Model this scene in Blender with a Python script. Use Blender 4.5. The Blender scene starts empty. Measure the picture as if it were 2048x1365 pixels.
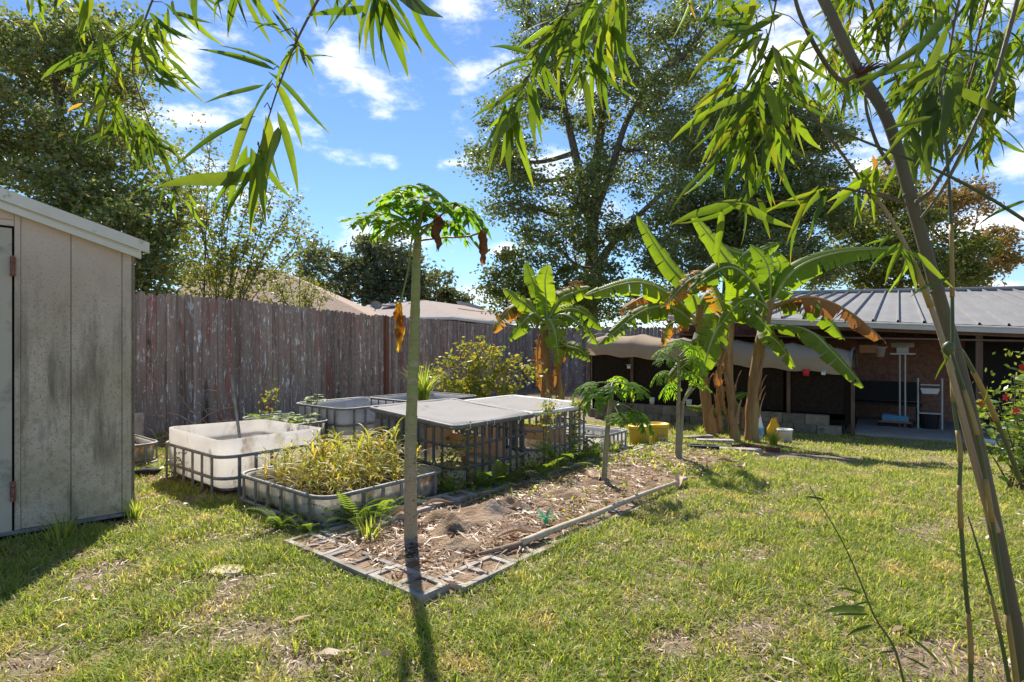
import bpy, math, random
import numpy as np
from mathutils import Vector, Matrix
random.seed(7); rng = np.random.default_rng(7)
R = math.radians
sc = bpy.context.scene
COL = sc.collection

# ------------------------------------------------------------------ camera
EYE = 1.2; F = 1138.0; HOR = 690.0
cam = bpy.data.cameras.new('camera'); camo = bpy.data.objects.new('camera', cam); COL.objects.link(camo)
cam.sensor_width = 36; cam.lens = 36 * F / 2048; cam.shift_y = (HOR - 682.5) / 2048
cam.clip_start = 0.05; cam.clip_end = 2000
camo.location = (0, 0, EYE); camo.rotation_euler = (R(90), 0, 0)
sc.camera = camo

# ------------------------------------------------------------------ light
SUN_AZ, SUN_EL = -12.0, 45.0
sd = Vector((math.sin(R(SUN_AZ)) * math.cos(R(SUN_EL)), math.cos(R(SUN_AZ)) * math.cos(R(SUN_EL)), math.sin(R(SUN_EL))))
sl = bpy.data.lights.new('sun', 'SUN'); sl.energy = 4.3; sl.angle = R(0.8); sl.color = (1.0, 0.93, 0.82)
so = bpy.data.objects.new('sun', sl); COL.objects.link(so); so.rotation_euler = sd.to_track_quat('Z', 'Y').to_euler()

world = bpy.data.worlds.new('World'); sc.world = world; world.use_nodes = True
def build_world():
    nt = world.node_tree; N = nt.nodes; L = nt.links; N.clear()
    out = N.new('ShaderNodeOutputWorld'); bg = N.new('ShaderNodeBackground'); bg.inputs[1].default_value = 0.082
    sky = N.new('ShaderNodeTexSky'); sky.sky_type = 'NISHITA'; sky.sun_disc = False
    sky.sun_elevation = R(SUN_EL); sky.sun_rotation = R(SUN_AZ); sky.air_density = 1.0; sky.dust_density = 0.0; sky.ozone_density = 7.0
    tc = N.new('ShaderNodeTexCoord')
    noi = N.new('ShaderNodeTexNoise'); noi.inputs['Scale'].default_value = 7; noi.inputs['Detail'].default_value = 9; noi.inputs['Roughness'].default_value = .62
    mp = N.new('ShaderNodeMapping'); mp.inputs['Scale'].default_value = (1, 1, 2.2); mp.inputs['Location'].default_value = (3.1, .4, 1.7)
    L.new(tc.outputs['Generated'], mp.inputs[0]); L.new(mp.outputs[0], noi.inputs['Vector'])
    def math_(op, a, b=None, c=None):
        m = N.new('ShaderNodeMath'); m.operation = op
        for i, q in enumerate((a, b, c)):
            if q is None: continue
            if isinstance(q, (int, float)): m.inputs[i].default_value = q
            else: L.new(q, m.inputs[i])
        return m.outputs[0]
    acc = None
    blobs = [(690,140,80,60),(360,125,70,52),(760,318,75,32),(400,240,75,28),(880,332,32,20),(300,90,60,40),(905,15,50,28),
             (1580,100,130,110),(1720,60,80,60),(2030,325,50,40),(1560,220,70,60),(1960,440,110,45),(1330,150,90,60),(1330,40,70,50),
             (2000,575,70,16),(1720,350,60,30),(960,590,60,30),(900,325,90,20),(1000,505,50,22),(560,262,30,14),(1960,30,60,30),(1100,330,90,40)]
    for (x, y, rx, ry) in blobs:
        d = Vector(((x - 1024) / F, 1, (HOR - y) / F)); ln = d.length; d.normalize()
        s = N.new('ShaderNodeVectorMath'); s.operation = 'SUBTRACT'; L.new(tc.outputs['Generated'], s.inputs[0]); s.inputs[1].default_value = d
        m = N.new('ShaderNodeVectorMath'); m.operation = 'MULTIPLY'; L.new(s.outputs[0], m.inputs[0])
        kx = F * ln / rx; kz = F * ln / ry; m.inputs[1].default_value = (kx, kx, kz)
        le = N.new('ShaderNodeVectorMath'); le.operation = 'LENGTH'; L.new(m.outputs[0], le.inputs[0])
        v = math_('SUBTRACT', 1.02, le.outputs['Value'])
        acc = v if acc is None else math_('MAXIMUM', acc, v)
    acc = math_('MAXIMUM', acc, -0.22)
    nz = math_('SUBTRACT', noi.outputs['Fac'], 0.5)
    val = math_('MULTIPLY_ADD', nz, 5.2, math_('MULTIPLY', acc, 0.9))
    mr = N.new('ShaderNodeMapRange'); mr.interpolation_type = 'SMOOTHSTEP'
    mr.inputs['From Min'].default_value = -0.1; mr.inputs['From Max'].default_value = 1.35; L.new(val, mr.inputs['Value'])
    mx = N.new('ShaderNodeMix'); mx.data_type = 'RGBA'
    L.new(math_('MULTIPLY', mr.outputs[0], .93), mx.inputs['Factor'])
    L.new(sky.outputs[0], mx.inputs['A']); mx.inputs['B'].default_value = (10.8, 10.6, 10.4, 1)
    L.new(mx.outputs['Result'], bg.inputs[0]); L.new(bg.outputs[0], out.inputs[0])
build_world()
sc.view_settings.view_transform = 'Standard'; sc.view_settings.look = 'None'; sc.view_settings.gamma = 1
sc.view_settings.exposure = 0.98
sc.view_settings.use_curve_mapping = False
sc.cycles.max_bounces = 7; sc.cycles.diffuse_bounces = 4; sc.cycles.transparent_max_bounces = 8
sc.cycles.caustics_reflective = False; sc.cycles.caustics_refractive = False

# ------------------------------------------------------------------ geometry helpers
UX, UY = 0.631, 0.776           # yard axes: u runs along the bed, v across it to the left
def UV(u, v, z=0.0): return Vector((UX * u - UY * v, UY * u + UX * v, z))
def uv_of(x, y): return UX * x + UY * y, -UY * x + UX * y
def sstep(t): t = min(1, max(0, t)); return t * t * (3 - 2 * t)
def gh(x, y): return -0.5 * sstep((UX * x + UY * y - 5) / 6)
def gh_np(x, y):
    t = np.clip((UX * x + UY * y - 5) / 6, 0, 1); return -0.5 * t * t * (3 - 2 * t)
def P(px, py, Y): return Vector(((px - 1024) / F * Y, Y, EYE - (py - HOR) / F * Y))
def G(px, py, dz=0.0):
    z = dz; 
    for _ in range(25):
        Y = (EYE - z) * F / (py - HOR); X = (px - 1024) / F * Y; z = gh(X, Y) + dz
    return Vector((X, Y, z))
def ground(x, y, dz=0.0): return Vector((x, y, gh(x, y) + dz))

class MB:
    def __init__(s): s.v = []; s.f = []; s.a = []; s.rb = []
    def add(s, vs, fs):
        o = len(s.v); s.v += [tuple(q) for q in vs]; s.f += [tuple(i + o for i in q) for q in fs]; return s
    def obox(s, o, a, b, c):
        o, a, b, c = map(Vector, (o, a, b, c))
        vs = [o, o+a, o+a+b, o+b, o+c, o+a+c, o+a+b+c, o+b+c]
        return s.add(vs, [(0,3,2,1),(4,5,6,7),(0,1,5,4),(1,2,6,5),(2,3,7,6),(3,0,4,7)])
    def box(s, c, sz, ax=(1,0,0), ay=None):
        ax = Vector(ax).normalized(); ay = Vector((-ax.y, ax.x, 0)) if ay is None else Vector(ay).normalized(); az = ax.cross(ay)
        c = Vector(c); return s.obox(c - ax*sz[0]/2 - ay*sz[1]/2 - az*sz[2]/2, ax*sz[0], ay*sz[1], az*sz[2])
    def tube(s, pts, r, n=8, cap=True):
        pts = [Vector(p) for p in pts]; m = len(pts)
        rr = [r]*m if isinstance(r, (int, float)) else list(r)
        up = Vector((0.13, 0.31, 0.94)); o = len(s.v); ref = None
        for i, p in enumerate(pts):
            t = (pts[min(i+1, m-1)] - pts[max(i-1, 0)])
            if t.length < 1e-9: t = Vector((0,0,1))
            t.normalize()
            if ref is None:
                ref = t.cross(up); 
                if ref.length < .05: ref = t.cross(Vector((1,0,0)))
            ref = (ref - t * ref.dot(t)).normalized(); b = t.cross(ref)
            for k in range(n):
                a = 2*math.pi*k/n; s.v.append(tuple(p + (ref*math.cos(a) + b*math.sin(a))*rr[i]))
        for i in range(m-1):
            for k in range(n):
                k2 = (k+1) % n; s.f.append((o+i*n+k, o+i*n+k2, o+(i+1)*n+k2, o+(i+1)*n+k))
        if cap:
            s.f.append(tuple(o+k for k in reversed(range(n)))); s.f.append(tuple(o+(m-1)*n+k for k in range(n)))
        return s
    def lathe(s, c, prof, n=20, squash=1.0):
        c = Vector(c); o = len(s.v); m = len(prof)
        for (r, z) in prof:
            for k in range(n):
                a = 2*math.pi*k/n; s.v.append((c.x + r*math.cos(a), c.y + r*math.sin(a)*squash, c.z + z))
        for i in range(m-1):
            for k in range(n):
                k2 = (k+1) % n; s.f.append((o+i*n+k, o+i*n+k2, o+(i+1)*n+k2, o+(i+1)*n+k))
        return s
    def grid(s, pts, nu, nv):
        o = len(s.v); s.v += [tuple(p) for p in pts]
        for i in range(nu-1):
            for j in range(nv-1):
                s.f.append((o+i*nv+j, o+(i+1)*nv+j, o+(i+1)*nv+j+1, o+i*nv+j+1))
        return s
    def mesh(s, name, origin=(0,0,0), smooth=False, mat=None):
        o = Vector(origin); me = bpy.data.meshes.new(name)
        me.from_pydata([(p[0]-o.x, p[1]-o.y, p[2]-o.z) for p in s.v], [], s.f)
        if smooth: me.polygons.foreach_set('use_smooth', [True]*len(me.polygons))
        if s.a and len(s.a) == len(s.v):
            at = me.attributes.new('edge', 'FLOAT', 'POINT'); at.data.foreach_set('value', s.a)
        if s.rb and len(s.rb) == len(s.v):
            at = me.attributes.new('rib', 'FLOAT', 'POINT'); at.data.foreach_set('value', s.rb)
        if mat: me.materials.append(mat)
        me.update(); return me

ORG = {}
def tag(o, label=None, cat=None, group=None, kind=None):
    if label: o['label'] = label
    if cat: o['category'] = cat
    if group: o['group'] = group
    if kind: o['kind'] = kind
    return o
def thing(name, label, cat, loc, group=None):
    o = bpy.data.objects.new(name, None); COL.objects.link(o); o.location = loc; o.empty_display_size = .05
    ORG[o.name] = Vector(loc); return tag(o, label, cat, group)
def mk(name, mb, mat, parent=None, smooth=False, loc=None, **kw):
    """one mesh object; mb holds world coordinates"""
    org = ORG[parent.name] if parent else Vector(loc if loc is not None else (0,0,0))
    o = bpy.data.objects.new(name, mb.mesh(name, org, smooth, mat)); COL.objects.link(o)
    if parent: o.parent = parent
    else: o.location = org
    ORG[o.name] = org; return tag(o, **kw)
def inst(name, me, M, parent=None, **kw):
    o = bpy.data.objects.new(name, me); COL.objects.link(o)
    if parent: o.parent = parent; M = Matrix.Translation(-ORG[parent.name]) @ M
    o.matrix_basis = M; 
    if parent: ORG[o.name] = ORG[parent.name]
    return tag(o, **kw)
def frame(o, x, y, z, s=1.0):
    if not isinstance(s, (tuple, list)): s = (s, s, s)
    x, y, z = Vector(x)*s[0], Vector(y)*s[1], Vector(z)*s[2]; o = Vector(o)
    return Matrix(((x.x,y.x,z.x,o.x),(x.y,y.y,z.y,o.y),(x.z,y.z,z.z,o.z),(0,0,0,1)))
def dirframe(o, d, nrm, s):
    d = Vector(d).normalized(); n = Vector(nrm); n = n - d*n.dot(d)
    if n.length < 1e-3: n = Vector((.3,.5,.8)); n = n - d*n.dot(d)
    n.normalize(); return frame(o, d, n.cross(d), n, s)
def npmesh(name, V, Fq, mat, smooth=False):
    me = bpy.data.meshes.new(name); V = np.asarray(V, np.float32); Fq = np.asarray(Fq, np.int32); k = Fq.shape[1]
    me.vertices.add(len(V)); me.vertices.foreach_set('co', V.ravel())
    me.loops.add(Fq.size); me.loops.foreach_set('vertex_index', Fq.ravel())
    me.polygons.add(len(Fq)); me.polygons.foreach_set('loop_start', np.arange(0, Fq.size, k, dtype=np.int32))
    me.polygons.foreach_set('loop_total', np.full(len(Fq), k, np.int32))
    if smooth: me.polygons.foreach_set('use_smooth', np.ones(len(Fq), bool))
    me.materials.append(mat); me.update(calc_edges=True); return me

# ------------------------------------------------------------------ material helpers
def newmat(name):
    m = bpy.data.materials.new(name); m.use_nodes = True; nt = m.node_tree; nt.nodes.clear()
    return m, nt.nodes, nt.links
def c4(c): return (c[0], c[1], c[2], 1)
def ramp(N, cols, lo=.3, hi=.7):
    r = N.new('ShaderNodeValToRGB'); e = r.color_ramp.elements; n = len(cols)
    e[0].position = lo; e[0].color = c4(cols[0]); e[1].position = hi; e[1].color = c4(cols[-1])
    for i in range(1, n-1):
        q = e.new(lo + (hi-lo)*i/(n-1)); q.color = c4(cols[i])
    return r
def pmat(name, cols, scale=5., rough=.75, bump=.25, bscale=None, stretch=(1,1,1), spec=.3, lo=.3, hi=.7, spots=None, perobj=False, metal=0, trans=0, detail=7, bdist=.01):
    """noise-ramped surface; spots = (colour, scale, threshold, softness, stretch) adds worn patches"""
    m, N, L = newmat(name); out = N.new('ShaderNodeOutputMaterial'); b = N.new('ShaderNodeBsdfPrincipled')
    tc = N.new('ShaderNodeTexCoord'); vec = tc.outputs['Object']
    if perobj:
        oi = N.new('ShaderNodeObjectInfo'); mu = N.new('ShaderNodeVectorMath'); mu.operation = 'MULTIPLY_ADD'
        co = N.new('ShaderNodeCombineXYZ')
        for i in range(3): L.new(oi.outputs['Random'], co.inputs[i])
        L.new(co.outputs[0], mu.inputs[0]); mu.inputs[1].default_value = (37, 71, 53); L.new(vec, mu.inputs[2]); vec = mu.outputs[0]
    def noise(sca, st, det=7):
        mp = N.new('ShaderNodeMapping'); mp.inputs['Scale'].default_value = st; L.new(vec, mp.inputs[0])
        n = N.new('ShaderNodeTexNoise'); n.inputs['Scale'].default_value = sca; n.inputs['Detail'].default_value = det; n.inputs['Roughness'].default_value = .65
        L.new(mp.outputs[0], n.inputs['Vector']); return n.outputs['Fac']
    nf = noise(scale, stretch, detail); rp = ramp(N, cols, lo, hi); L.new(nf, rp.inputs[0]); col = rp.outputs[0]
    for sp in (spots or []):
        f = noise(sp[1], sp[4] if len(sp) > 4 else stretch)
        mr = N.new('ShaderNodeMapRange'); mr.inputs['From Min'].default_value = sp[2]; mr.inputs['From Max'].default_value = sp[2]+sp[3]; L.new(f, mr.inputs['Value']); fac = mr.outputs[0]
        if len(sp) > 5:      # (z full, z none, patch scale, patch threshold): the stain grows only on part of the thing
            sx = N.new('ShaderNodeSeparateXYZ'); L.new(tc.outputs['Object'], sx.inputs[0]); m2 = N.new('ShaderNodeMapRange'); m2.inputs['From Min'].default_value = sp[5][1]; m2.inputs['From Max'].default_value = sp[5][0]
            wob = N.new('ShaderNodeMath'); wob.operation = 'MULTIPLY_ADD'; L.new(noise(sp[5][2], (1,1,.6)), wob.inputs[0]); wob.inputs[1].default_value = sp[5][3]; L.new(sx.outputs[2], wob.inputs[2]); L.new(wob.outputs[0], m2.inputs['Value'])
            mm = N.new('ShaderNodeMath'); mm.operation = 'MULTIPLY'; L.new(fac, mm.inputs[0]); L.new(m2.outputs[0], mm.inputs[1]); fac = mm.outputs[0]
        mx = N.new('ShaderNodeMix'); mx.data_type = 'RGBA'; L.new(fac, mx.inputs['Factor']); L.new(col, mx.inputs['A']); mx.inputs['B'].default_value = c4(sp[0]); col = mx.outputs['Result']
    if perobj:
        hs = N.new('ShaderNodeHueSaturation'); mr = N.new('ShaderNodeMapRange'); mr.inputs['To Min'].default_value = .72; mr.inputs['To Max'].default_value = 1.25
        L.new(oi.outputs['Random'], mr.inputs['Value']); L.new(mr.outputs[0], hs.inputs['Value']); L.new(col, hs.inputs['Color']); col = hs.outputs[0]
    L.new(col, b.inputs['Base Color']); b.inputs['Roughness'].default_value = rough; b.inputs['Specular IOR Level'].default_value = spec; b.inputs['Metallic'].default_value = metal
    if bump:
        bf = noise(bscale or scale*4, stretch); bp = N.new('ShaderNodeBump'); bp.inputs['Strength'].default_value = bump; bp.inputs['Distance'].default_value = bdist
        L.new(bf, bp.inputs['Height']); L.new(bp.outputs[0], b.inputs['Normal'])
    if trans:
        t = N.new('ShaderNodeBsdfTranslucent'); L.new(col, t.inputs[0]); ms = N.new('ShaderNodeMixShader'); ms.inputs[0].default_value = trans
        L.new(b.outputs[0], ms.inputs[1]); L.new(t.outputs[0], ms.inputs[2]); L.new(ms.outputs[0], out.inputs[0])
    else: L.new(b.outputs[0], out.inputs[0])
    return m
def leafmat(name, cols, by='island', trans=.45, rough=.45, spec=.4, edge=None, patch=None, tint=(1.25,1.15,.45), ribs=0):
    """leaf: colour by random per leaf, light through the blade; edge = (colour, from, to) browns the margin"""
    m, N, L = newmat(name); out = N.new('ShaderNodeOutputMaterial'); b = N.new('ShaderNodeBsdfPrincipled')
    if by == 'island': s = N.new('ShaderNodeNewGeometry').outputs['Random Per Island']
    else: s = N.new('ShaderNodeObjectInfo').outputs['Random']
    rp = ramp(N, cols, 0, 1); L.new(s, rp.inputs[0]); col = rp.outputs[0]
    tc = N.new('ShaderNodeTexCoord'); n = N.new('ShaderNodeTexNoise'); n.inputs['Scale'].default_value = 9 if not patch else patch[1]; n.inputs['Detail'].default_value = 4; L.new(tc.outputs['Object'], n.inputs['Vector'])
    def mixc(fac, A, Bc):
        mx = N.new('ShaderNodeMix'); mx.data_type = 'RGBA'; L.new(fac, mx.inputs['Factor']); L.new(A, mx.inputs['A']); mx.inputs['B'].default_value = c4(Bc); return mx.outputs['Result']
    if patch:
        mr = N.new('ShaderNodeMapRange'); mr.inputs['From Min'].default_value = patch[2]; mr.inputs['From Max'].default_value = patch[2]+.12; L.new(n.outputs['Fac'], mr.inputs['Value']); col = mixc(mr.outputs[0], col, patch[0])
    if edge:
        at = N.new('ShaderNodeAttribute'); at.attribute_name = 'edge'
        ma = N.new('ShaderNodeMath'); ma.operation = 'MULTIPLY_ADD'; L.new(n.outputs['Fac'], ma.inputs[0]); ma.inputs[1].default_value = .7; L.new(at.outputs['Fac'], ma.inputs[2])
        mr = N.new('ShaderNodeMapRange'); mr.inputs['From Min'].default_value = edge[1]; mr.inputs['From Max'].default_value = edge[2]; L.new(ma.outputs[0], mr.inputs['Value']); col = mixc(mr.outputs[0], col, edge[0])
    hs = N.new('ShaderNodeHueSaturation'); mr = N.new('ShaderNodeMapRange'); mr.inputs['To Min'].default_value = .75; mr.inputs['To Max'].default_value = 1.25
    L.new(n.outputs['Fac'], mr.inputs['Value']); L.new(mr.outputs[0], hs.inputs['Value']); L.new(col, hs.inputs['Color']); col = hs.outputs[0]
    if ribs:     # fine parallel veins across the blade
        ar = N.new('ShaderNodeAttribute'); ar.attribute_name = 'rib'; mu = N.new('ShaderNodeMath'); mu.operation = 'MULTIPLY_ADD'; L.new(ar.outputs['Fac'], mu.inputs[0]); mu.inputs[1].default_value = ribs; L.new(n.outputs['Fac'], mu.inputs[2])
        si = N.new('ShaderNodeMath'); si.operation = 'SINE'; L.new(mu.outputs[0], si.inputs[0]); m3 = N.new('ShaderNodeMapRange'); m3.inputs['From Min'].default_value = -1; m3.inputs['To Min'].default_value = .90; m3.inputs['To Max'].default_value = 1.08; L.new(si.outputs[0], m3.inputs['Value'])
        h2 = N.new('ShaderNodeHueSaturation'); L.new(m3.outputs[0], h2.inputs['Value']); L.new(col, h2.inputs['Color']); col = h2.outputs[0]
        bp = N.new('ShaderNodeBump'); bp.inputs['Strength'].default_value = .3; bp.inputs['Distance'].default_value = .006; L.new(si.outputs[0], bp.inputs['Height']); L.new(bp.outputs[0], b.inputs['Normal'])
    L.new(col, b.inputs['Base Color']); b.inputs['Roughness'].default_value = rough; b.inputs['Specular IOR Level'].default_value = spec
    tm = N.new('ShaderNodeMix'); tm.data_type = 'RGBA'; tm.blend_type = 'MULTIPLY'; tm.inputs['Factor'].default_value = 1; L.new(col, tm.inputs['A']); tm.inputs['B'].default_value = c4(tuple(q*1.5 for q in tint)); tm.clamp_result = False
    t = N.new('ShaderNodeBsdfTranslucent'); L.new(tm.outputs['Result'], t.inputs[0]); ms = N.new('ShaderNodeMixShader'); ms.inputs[0].default_value = trans
    L.new(b.outputs[0], ms.inputs[1]); L.new(t.outputs[0], ms.inputs[2]); L.new(ms.outputs[0], out.inputs[0])
    return m
def plain(name, c, rough=.6, metal=0, spec=.4): return pmat(name, [tuple(q*.8 for q in c), tuple(min(1,q*1.12) for q in c)], 8, rough, .1, metal=metal, spec=spec)

M = {}
M['ground'] = pmat('ground_soil', [(.13,.10,.055),(.22,.17,.10),(.30,.24,.16),(.18,.17,.06)], 7, .95, .9, 90, lo=.32, hi=.68, spots=[((.34,.27,.19), 2.5, .54, .12)], bdist=.02)
M['mulch'] = pmat('mulch', [(.14,.09,.055),(.28,.185,.115),(.38,.27,.18),(.32,.25,.20)], 6, .95, .9, 45, lo=.3, hi=.7, spots=[((.33,.30,.28), 1.6, .57, .08), ((.06,.042,.03), 3.1, .58, .05)], bdist=.03)
M['straw'] = leafmat('straw', [(.26,.16,.09),(.42,.30,.18),(.56,.45,.31),(.33,.19,.10),(.60,.52,.40)], trans=.2, tint=(1,.9,.7))
M['litter'] = leafmat('litter', [(.20,.11,.06),(.33,.21,.12),(.44,.32,.20),(.27,.15,.08),(.52,.42,.30)], trans=.2, tint=(1,.9,.7))
M['grass'] = leafmat('grass', [(.15,.23,.035),(.23,.32,.05),(.31,.39,.07),(.38,.42,.10),(.50,.44,.20)], trans=.5, rough=.55, spec=.25, tint=(1.05,1.0,.5), patch=((.48,.42,.20), 3.2, .56))
M['concrete'] = pmat('concrete', [(.27,.24,.205),(.38,.34,.295),(.48,.44,.39)], 7, .95, .6, 60, perobj=True, spots=[((.15,.11,.07), 5, .52, .12)])
M['old_block'] = pmat('old_block', [(.15,.13,.095),(.25,.215,.17),(.32,.28,.22)], 5, .95, .5, 50, perobj=True, spots=[((.09,.09,.055), 3, .52, .12)])
M['slab'] = pmat('slab', [(.26,.25,.23),(.36,.34,.32)], 3, .85, .3, 60)
Z1 = (1.15, 1.75, 2.2, -.5)
M['shed'] = pmat('shed_panel', [(.66,.535,.43),(.72,.59,.49)], 2, .6, .10, 260, spots=[((.43,.345,.225), 1.5, .30, .25, (1,1,.7), Z1), ((.24,.205,.14), 95, .55, .10, (1,1,.8), (.9,1.5,1.8,-.9)), ((.16,.13,.09), 4.2, .50, .16, (2.6,2.6,.35), (.5,1.5,2.6,-.6)), ((.33,.28,.19), 22, .52, .16, (1,1,.8), (.2,1.3,2,-.6))])
M['shed_door'] = pmat('shed_door', [(.46,.41,.31),(.53,.47,.37)], 2, .55, .1, 200, spots=[((.31,.28,.22), 4, .55, .1)])
M['shed_trim'] = pmat('shed_trim', [(.70,.66,.54),(.78,.74,.63)], 4, .5, .1, 50, spots=[((.40,.36,.24), 9, .6, .08)])
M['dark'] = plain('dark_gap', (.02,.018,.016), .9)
M['rust'] = pmat('rust', [(.12,.035,.025),(.26,.10,.06),(.30,.28,.26)], 60, .7, .4)
M['greybar'] = pmat('galvanised_bar', [(.13,.13,.13),(.22,.22,.215),(.30,.29,.28)], 12, .55, .25, 60, metal=.25, spots=[((.20,.12,.07), 15, .62, .06)])
M['darkbar'] = pmat('dark_bar', [(.07,.07,.072),(.13,.13,.13)], 14, .6, .25, 60)
M['picket'] = pmat('weathered_picket', [(.17,.11,.085),(.29,.205,.165),(.39,.30,.245),(.28,.155,.12)], 9, .95, .8, 40, (1,1,.09), .1, .25, .75,
     spots=[((.36,.15,.12), 3.0, .55, .10, (1,1,.25)), ((.10,.085,.065), 5, .58, .1, (1,1,.2)), ((.72,.70,.67), 14, .61, .02, (1,1,.26)), ((.64,.62,.60), 34, .60, .02, (1,1,.3))], perobj=True, bdist=.012)
M['rail'] = pmat('fence_rail', [(.10,.05,.04),(.20,.10,.07)], 6, .9, .4, 40)
M['post_brown'] = pmat('brown_post', [(.18,.07,.04),(.27,.12,.07)], 6, .8, .3, 30, (1,1,.2))
M['tub'] = pmat('tub_plastic', [(.82,.79,.75),(.90,.88,.85)], 3, .45, .1, 40, trans=.6, spots=[((.52,.43,.33), 3.2, .54, .16, (1,1,.6)), ((.40,.33,.25), 8, .60, .1, (1,1,.5))])
M['tub_dirty'] = pmat('tub_stained', [(.66,.61,.52),(.82,.77,.68)], 3, .5, .15, 40, trans=.5, spots=[((.34,.20,.06), 4.2, .54, .10), ((.24,.19,.11), 7, .56, .16)])
M['tub_grey'] = pmat('tub_grey', [(.48,.47,.46),(.68,.65,.62)], 3, .55, .15, 40, trans=.2, spots=[((.30,.17,.09), 3.6, .61, .08)])
M['tub_rust'] = pmat('tub_rusty', [(.50,.30,.14),(.62,.44,.28)], 4, .6, .2, 40, trans=.15, spots=[((.16,.10,.05), 6, .58, .08)])
M['soil'] = pmat('soil', [(.03,.025,.02),(.07,.055,.04)], 12, .95, .8, 60)
M['tarp'] = pmat('tarp', [(.38,.365,.355),(.48,.46,.445)], 2.2, .7, .25, 16, spec=.2, trans=.4, spots=[((.30,.26,.23), 7, .64, .06)], bdist=.02)
M['tarp_edge'] = pmat('tarp_edge', [(.10,.095,.09),(.22,.20,.19)], 12, .6, .3, 40)
M['net'] = pmat('grey_net', [(.15,.15,.155),(.22,.22,.225)], 20, .8, .4, 200)
M['bark'] = pmat('bark', [(.045,.037,.03),(.10,.082,.065),(.15,.13,.11)], 5, .95, .8, 20, (1,1,.25), bdist=.03)
M['bark_oak'] = pmat('bark_oak', [(.10,.08,.065),(.18,.15,.12)], 3, .95, .6, 12, (1,1,.3))
M['papaya_trunk'] = pmat('papaya_trunk', [(.25,.28,.09),(.34,.36,.15)], 5, .7, .9, 9, (1,1,7), bdist=.012, spots=[((.40,.31,.20), 5, .2, .2, (1,1,1), (.55,1.15,4,.35)), ((.45,.36,.25), 9, .58, .05, (1,1,3)), ((.12,.085,.055), 30, .58, .05, (1,1,3), (.8,1.3,4,.3))])
M['scar'] = plain('leaf_scar', (.34,.26,.17), .9)
M['papaya_bark'] = pmat('papaya_bark', [(.22,.19,.11),(.30,.26,.16),(.36,.32,.21)], 6, .8, .5, 60, (1,1,2.2), spots=[((.13,.09,.06), 26, .60, .05, (1,1,3))])
M['papaya_green'] = pmat('papaya_green_stem', [(.16,.20,.06),(.26,.30,.11)], 6, .6, .3, 40, (1,1,2), spots=[((.30,.24,.16), 9, .60, .06, (1,1,3))])
M['petiole'] = plain('petiole', (.22,.24,.07)); M['petiole_dead'] = plain('petiole_dead', (.40,.22,.07))
M['banana_stem'] = pmat('banana_stem', [(.12,.055,.025),(.27,.15,.06),(.38,.25,.10),(.24,.24,.07)], 5, .7, .6, 16, (1,1,.16), lo=.25, hi=.75, bdist=.02)
M['banana_rib'] = plain('banana_midrib', (.33,.38,.12))
M['banana_sheath'] = pmat('banana_sheath', [(.25,.13,.06),(.45,.29,.16)], 6, .8, .5, 20, (1,1,.2))
M['culm'] = pmat('bamboo_culm', [(.085,.068,.036),(.13,.107,.056),(.17,.145,.08)], 4, .6, .35, 150, (1,1,.3), spots=[((.10,.11,.05), 3, .58, .1)])
M['culm_tan'] = pmat('bamboo_tan', [(.30,.22,.12),(.42,.32,.18)], 5, .5, .2, 60, (1,1,.2))
M['culm_green'] = pmat('bamboo_green', [(.06,.085,.03),(.11,.13,.045)], 4, .4, .15, 60)
M['culm_sheath'] = pmat('bamboo_sheath_skin', [(.24,.17,.05),(.36,.26,.08)], 5, .5, .15, 60)
M['node'] = plain('bamboo_node', (.10,.05,.03), .9)
M['twig'] = plain('twig', (.13,.085,.06), .8); M['deadtwig'] = plain('dead_twig', (.24,.17,.12), .9)
M['pole'] = pmat('dry_bamboo', [(.42,.32,.22),(.60,.50,.37)], 5, .6, .3, 40, (3,3,3), spots=[((.20,.14,.09), 7, .62, .08)])
M['sheath'] = pmat('dry_sheath', [(.50,.33,.20),(.68,.52,.36)], 8, .7, .4, 40)
M['beige_cloth'] = pmat('beige_cloth', [(.50,.385,.275),(.58,.455,.33)], 2, .85, .2, 90, trans=.35, spec=.1)
M['black_net'] = pmat('black_net', [(.020,.015,.012),(.042,.032,.026)], 20, .95, .3, 160, spec=.03)
M['roof_metal'] = pmat('roof_metal', [(.25,.245,.24),(.31,.305,.30)], 2.5, .75, .12, 30, (1,1,1), spec=.15, metal=0, spots=[((.22,.21,.20), 5, .6, .08, (3,3,.4))])
M['gutter'] = pmat('gutter', [(.48,.47,.45),(.58,.57,.55)], 3, .5, .1, 30)
M['brickwall'] = pmat('dark_brick', [(.17,.085,.06),(.27,.145,.105),(.34,.20,.15)], 14, .9, .5, 40)
M['brown_wood'] = pmat('brown_wood', [(.11,.065,.045),(.19,.12,.08)], 8, .8, .3, 40, (1,1,.3))
M['roof_tile'] = pmat('roof_shingle', [(.26,.17,.12),(.36,.25,.19),(.44,.33,.26)], 9, .9, .5, 22, (1,1,4), spots=[((.20,.14,.11), 12, .6, .06)])
M['roof_grey'] = pmat('roof_greybrown', [(.27,.22,.20),(.36,.30,.27)], 4, .9, .4, 22, (1,1,4))
M['wallpaint'] = plain('house_paint', (.30,.27,.24)); M['white'] = plain('white_paint', (.74,.73,.70))
M['whiteplastic'] = pmat('white_plastic', [(.62,.60,.56),(.74,.72,.68)], 6, .4, .05)
M['yellow'] = pmat('yellow_plastic', [(.72,.42,.02),(.85,.55,.03)], 5, .4, .05); M['yellow_pale'] = pmat('yellow_pail', [(.55,.40,.05),(.66,.50,.08)], 5, .45, .05)
M['bluebag'] = pmat('blue_print', [(.08,.35,.62),(.25,.55,.75),(.7,.75,.78)], 9, .4, .2, lo=.4, hi=.62)
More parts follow.
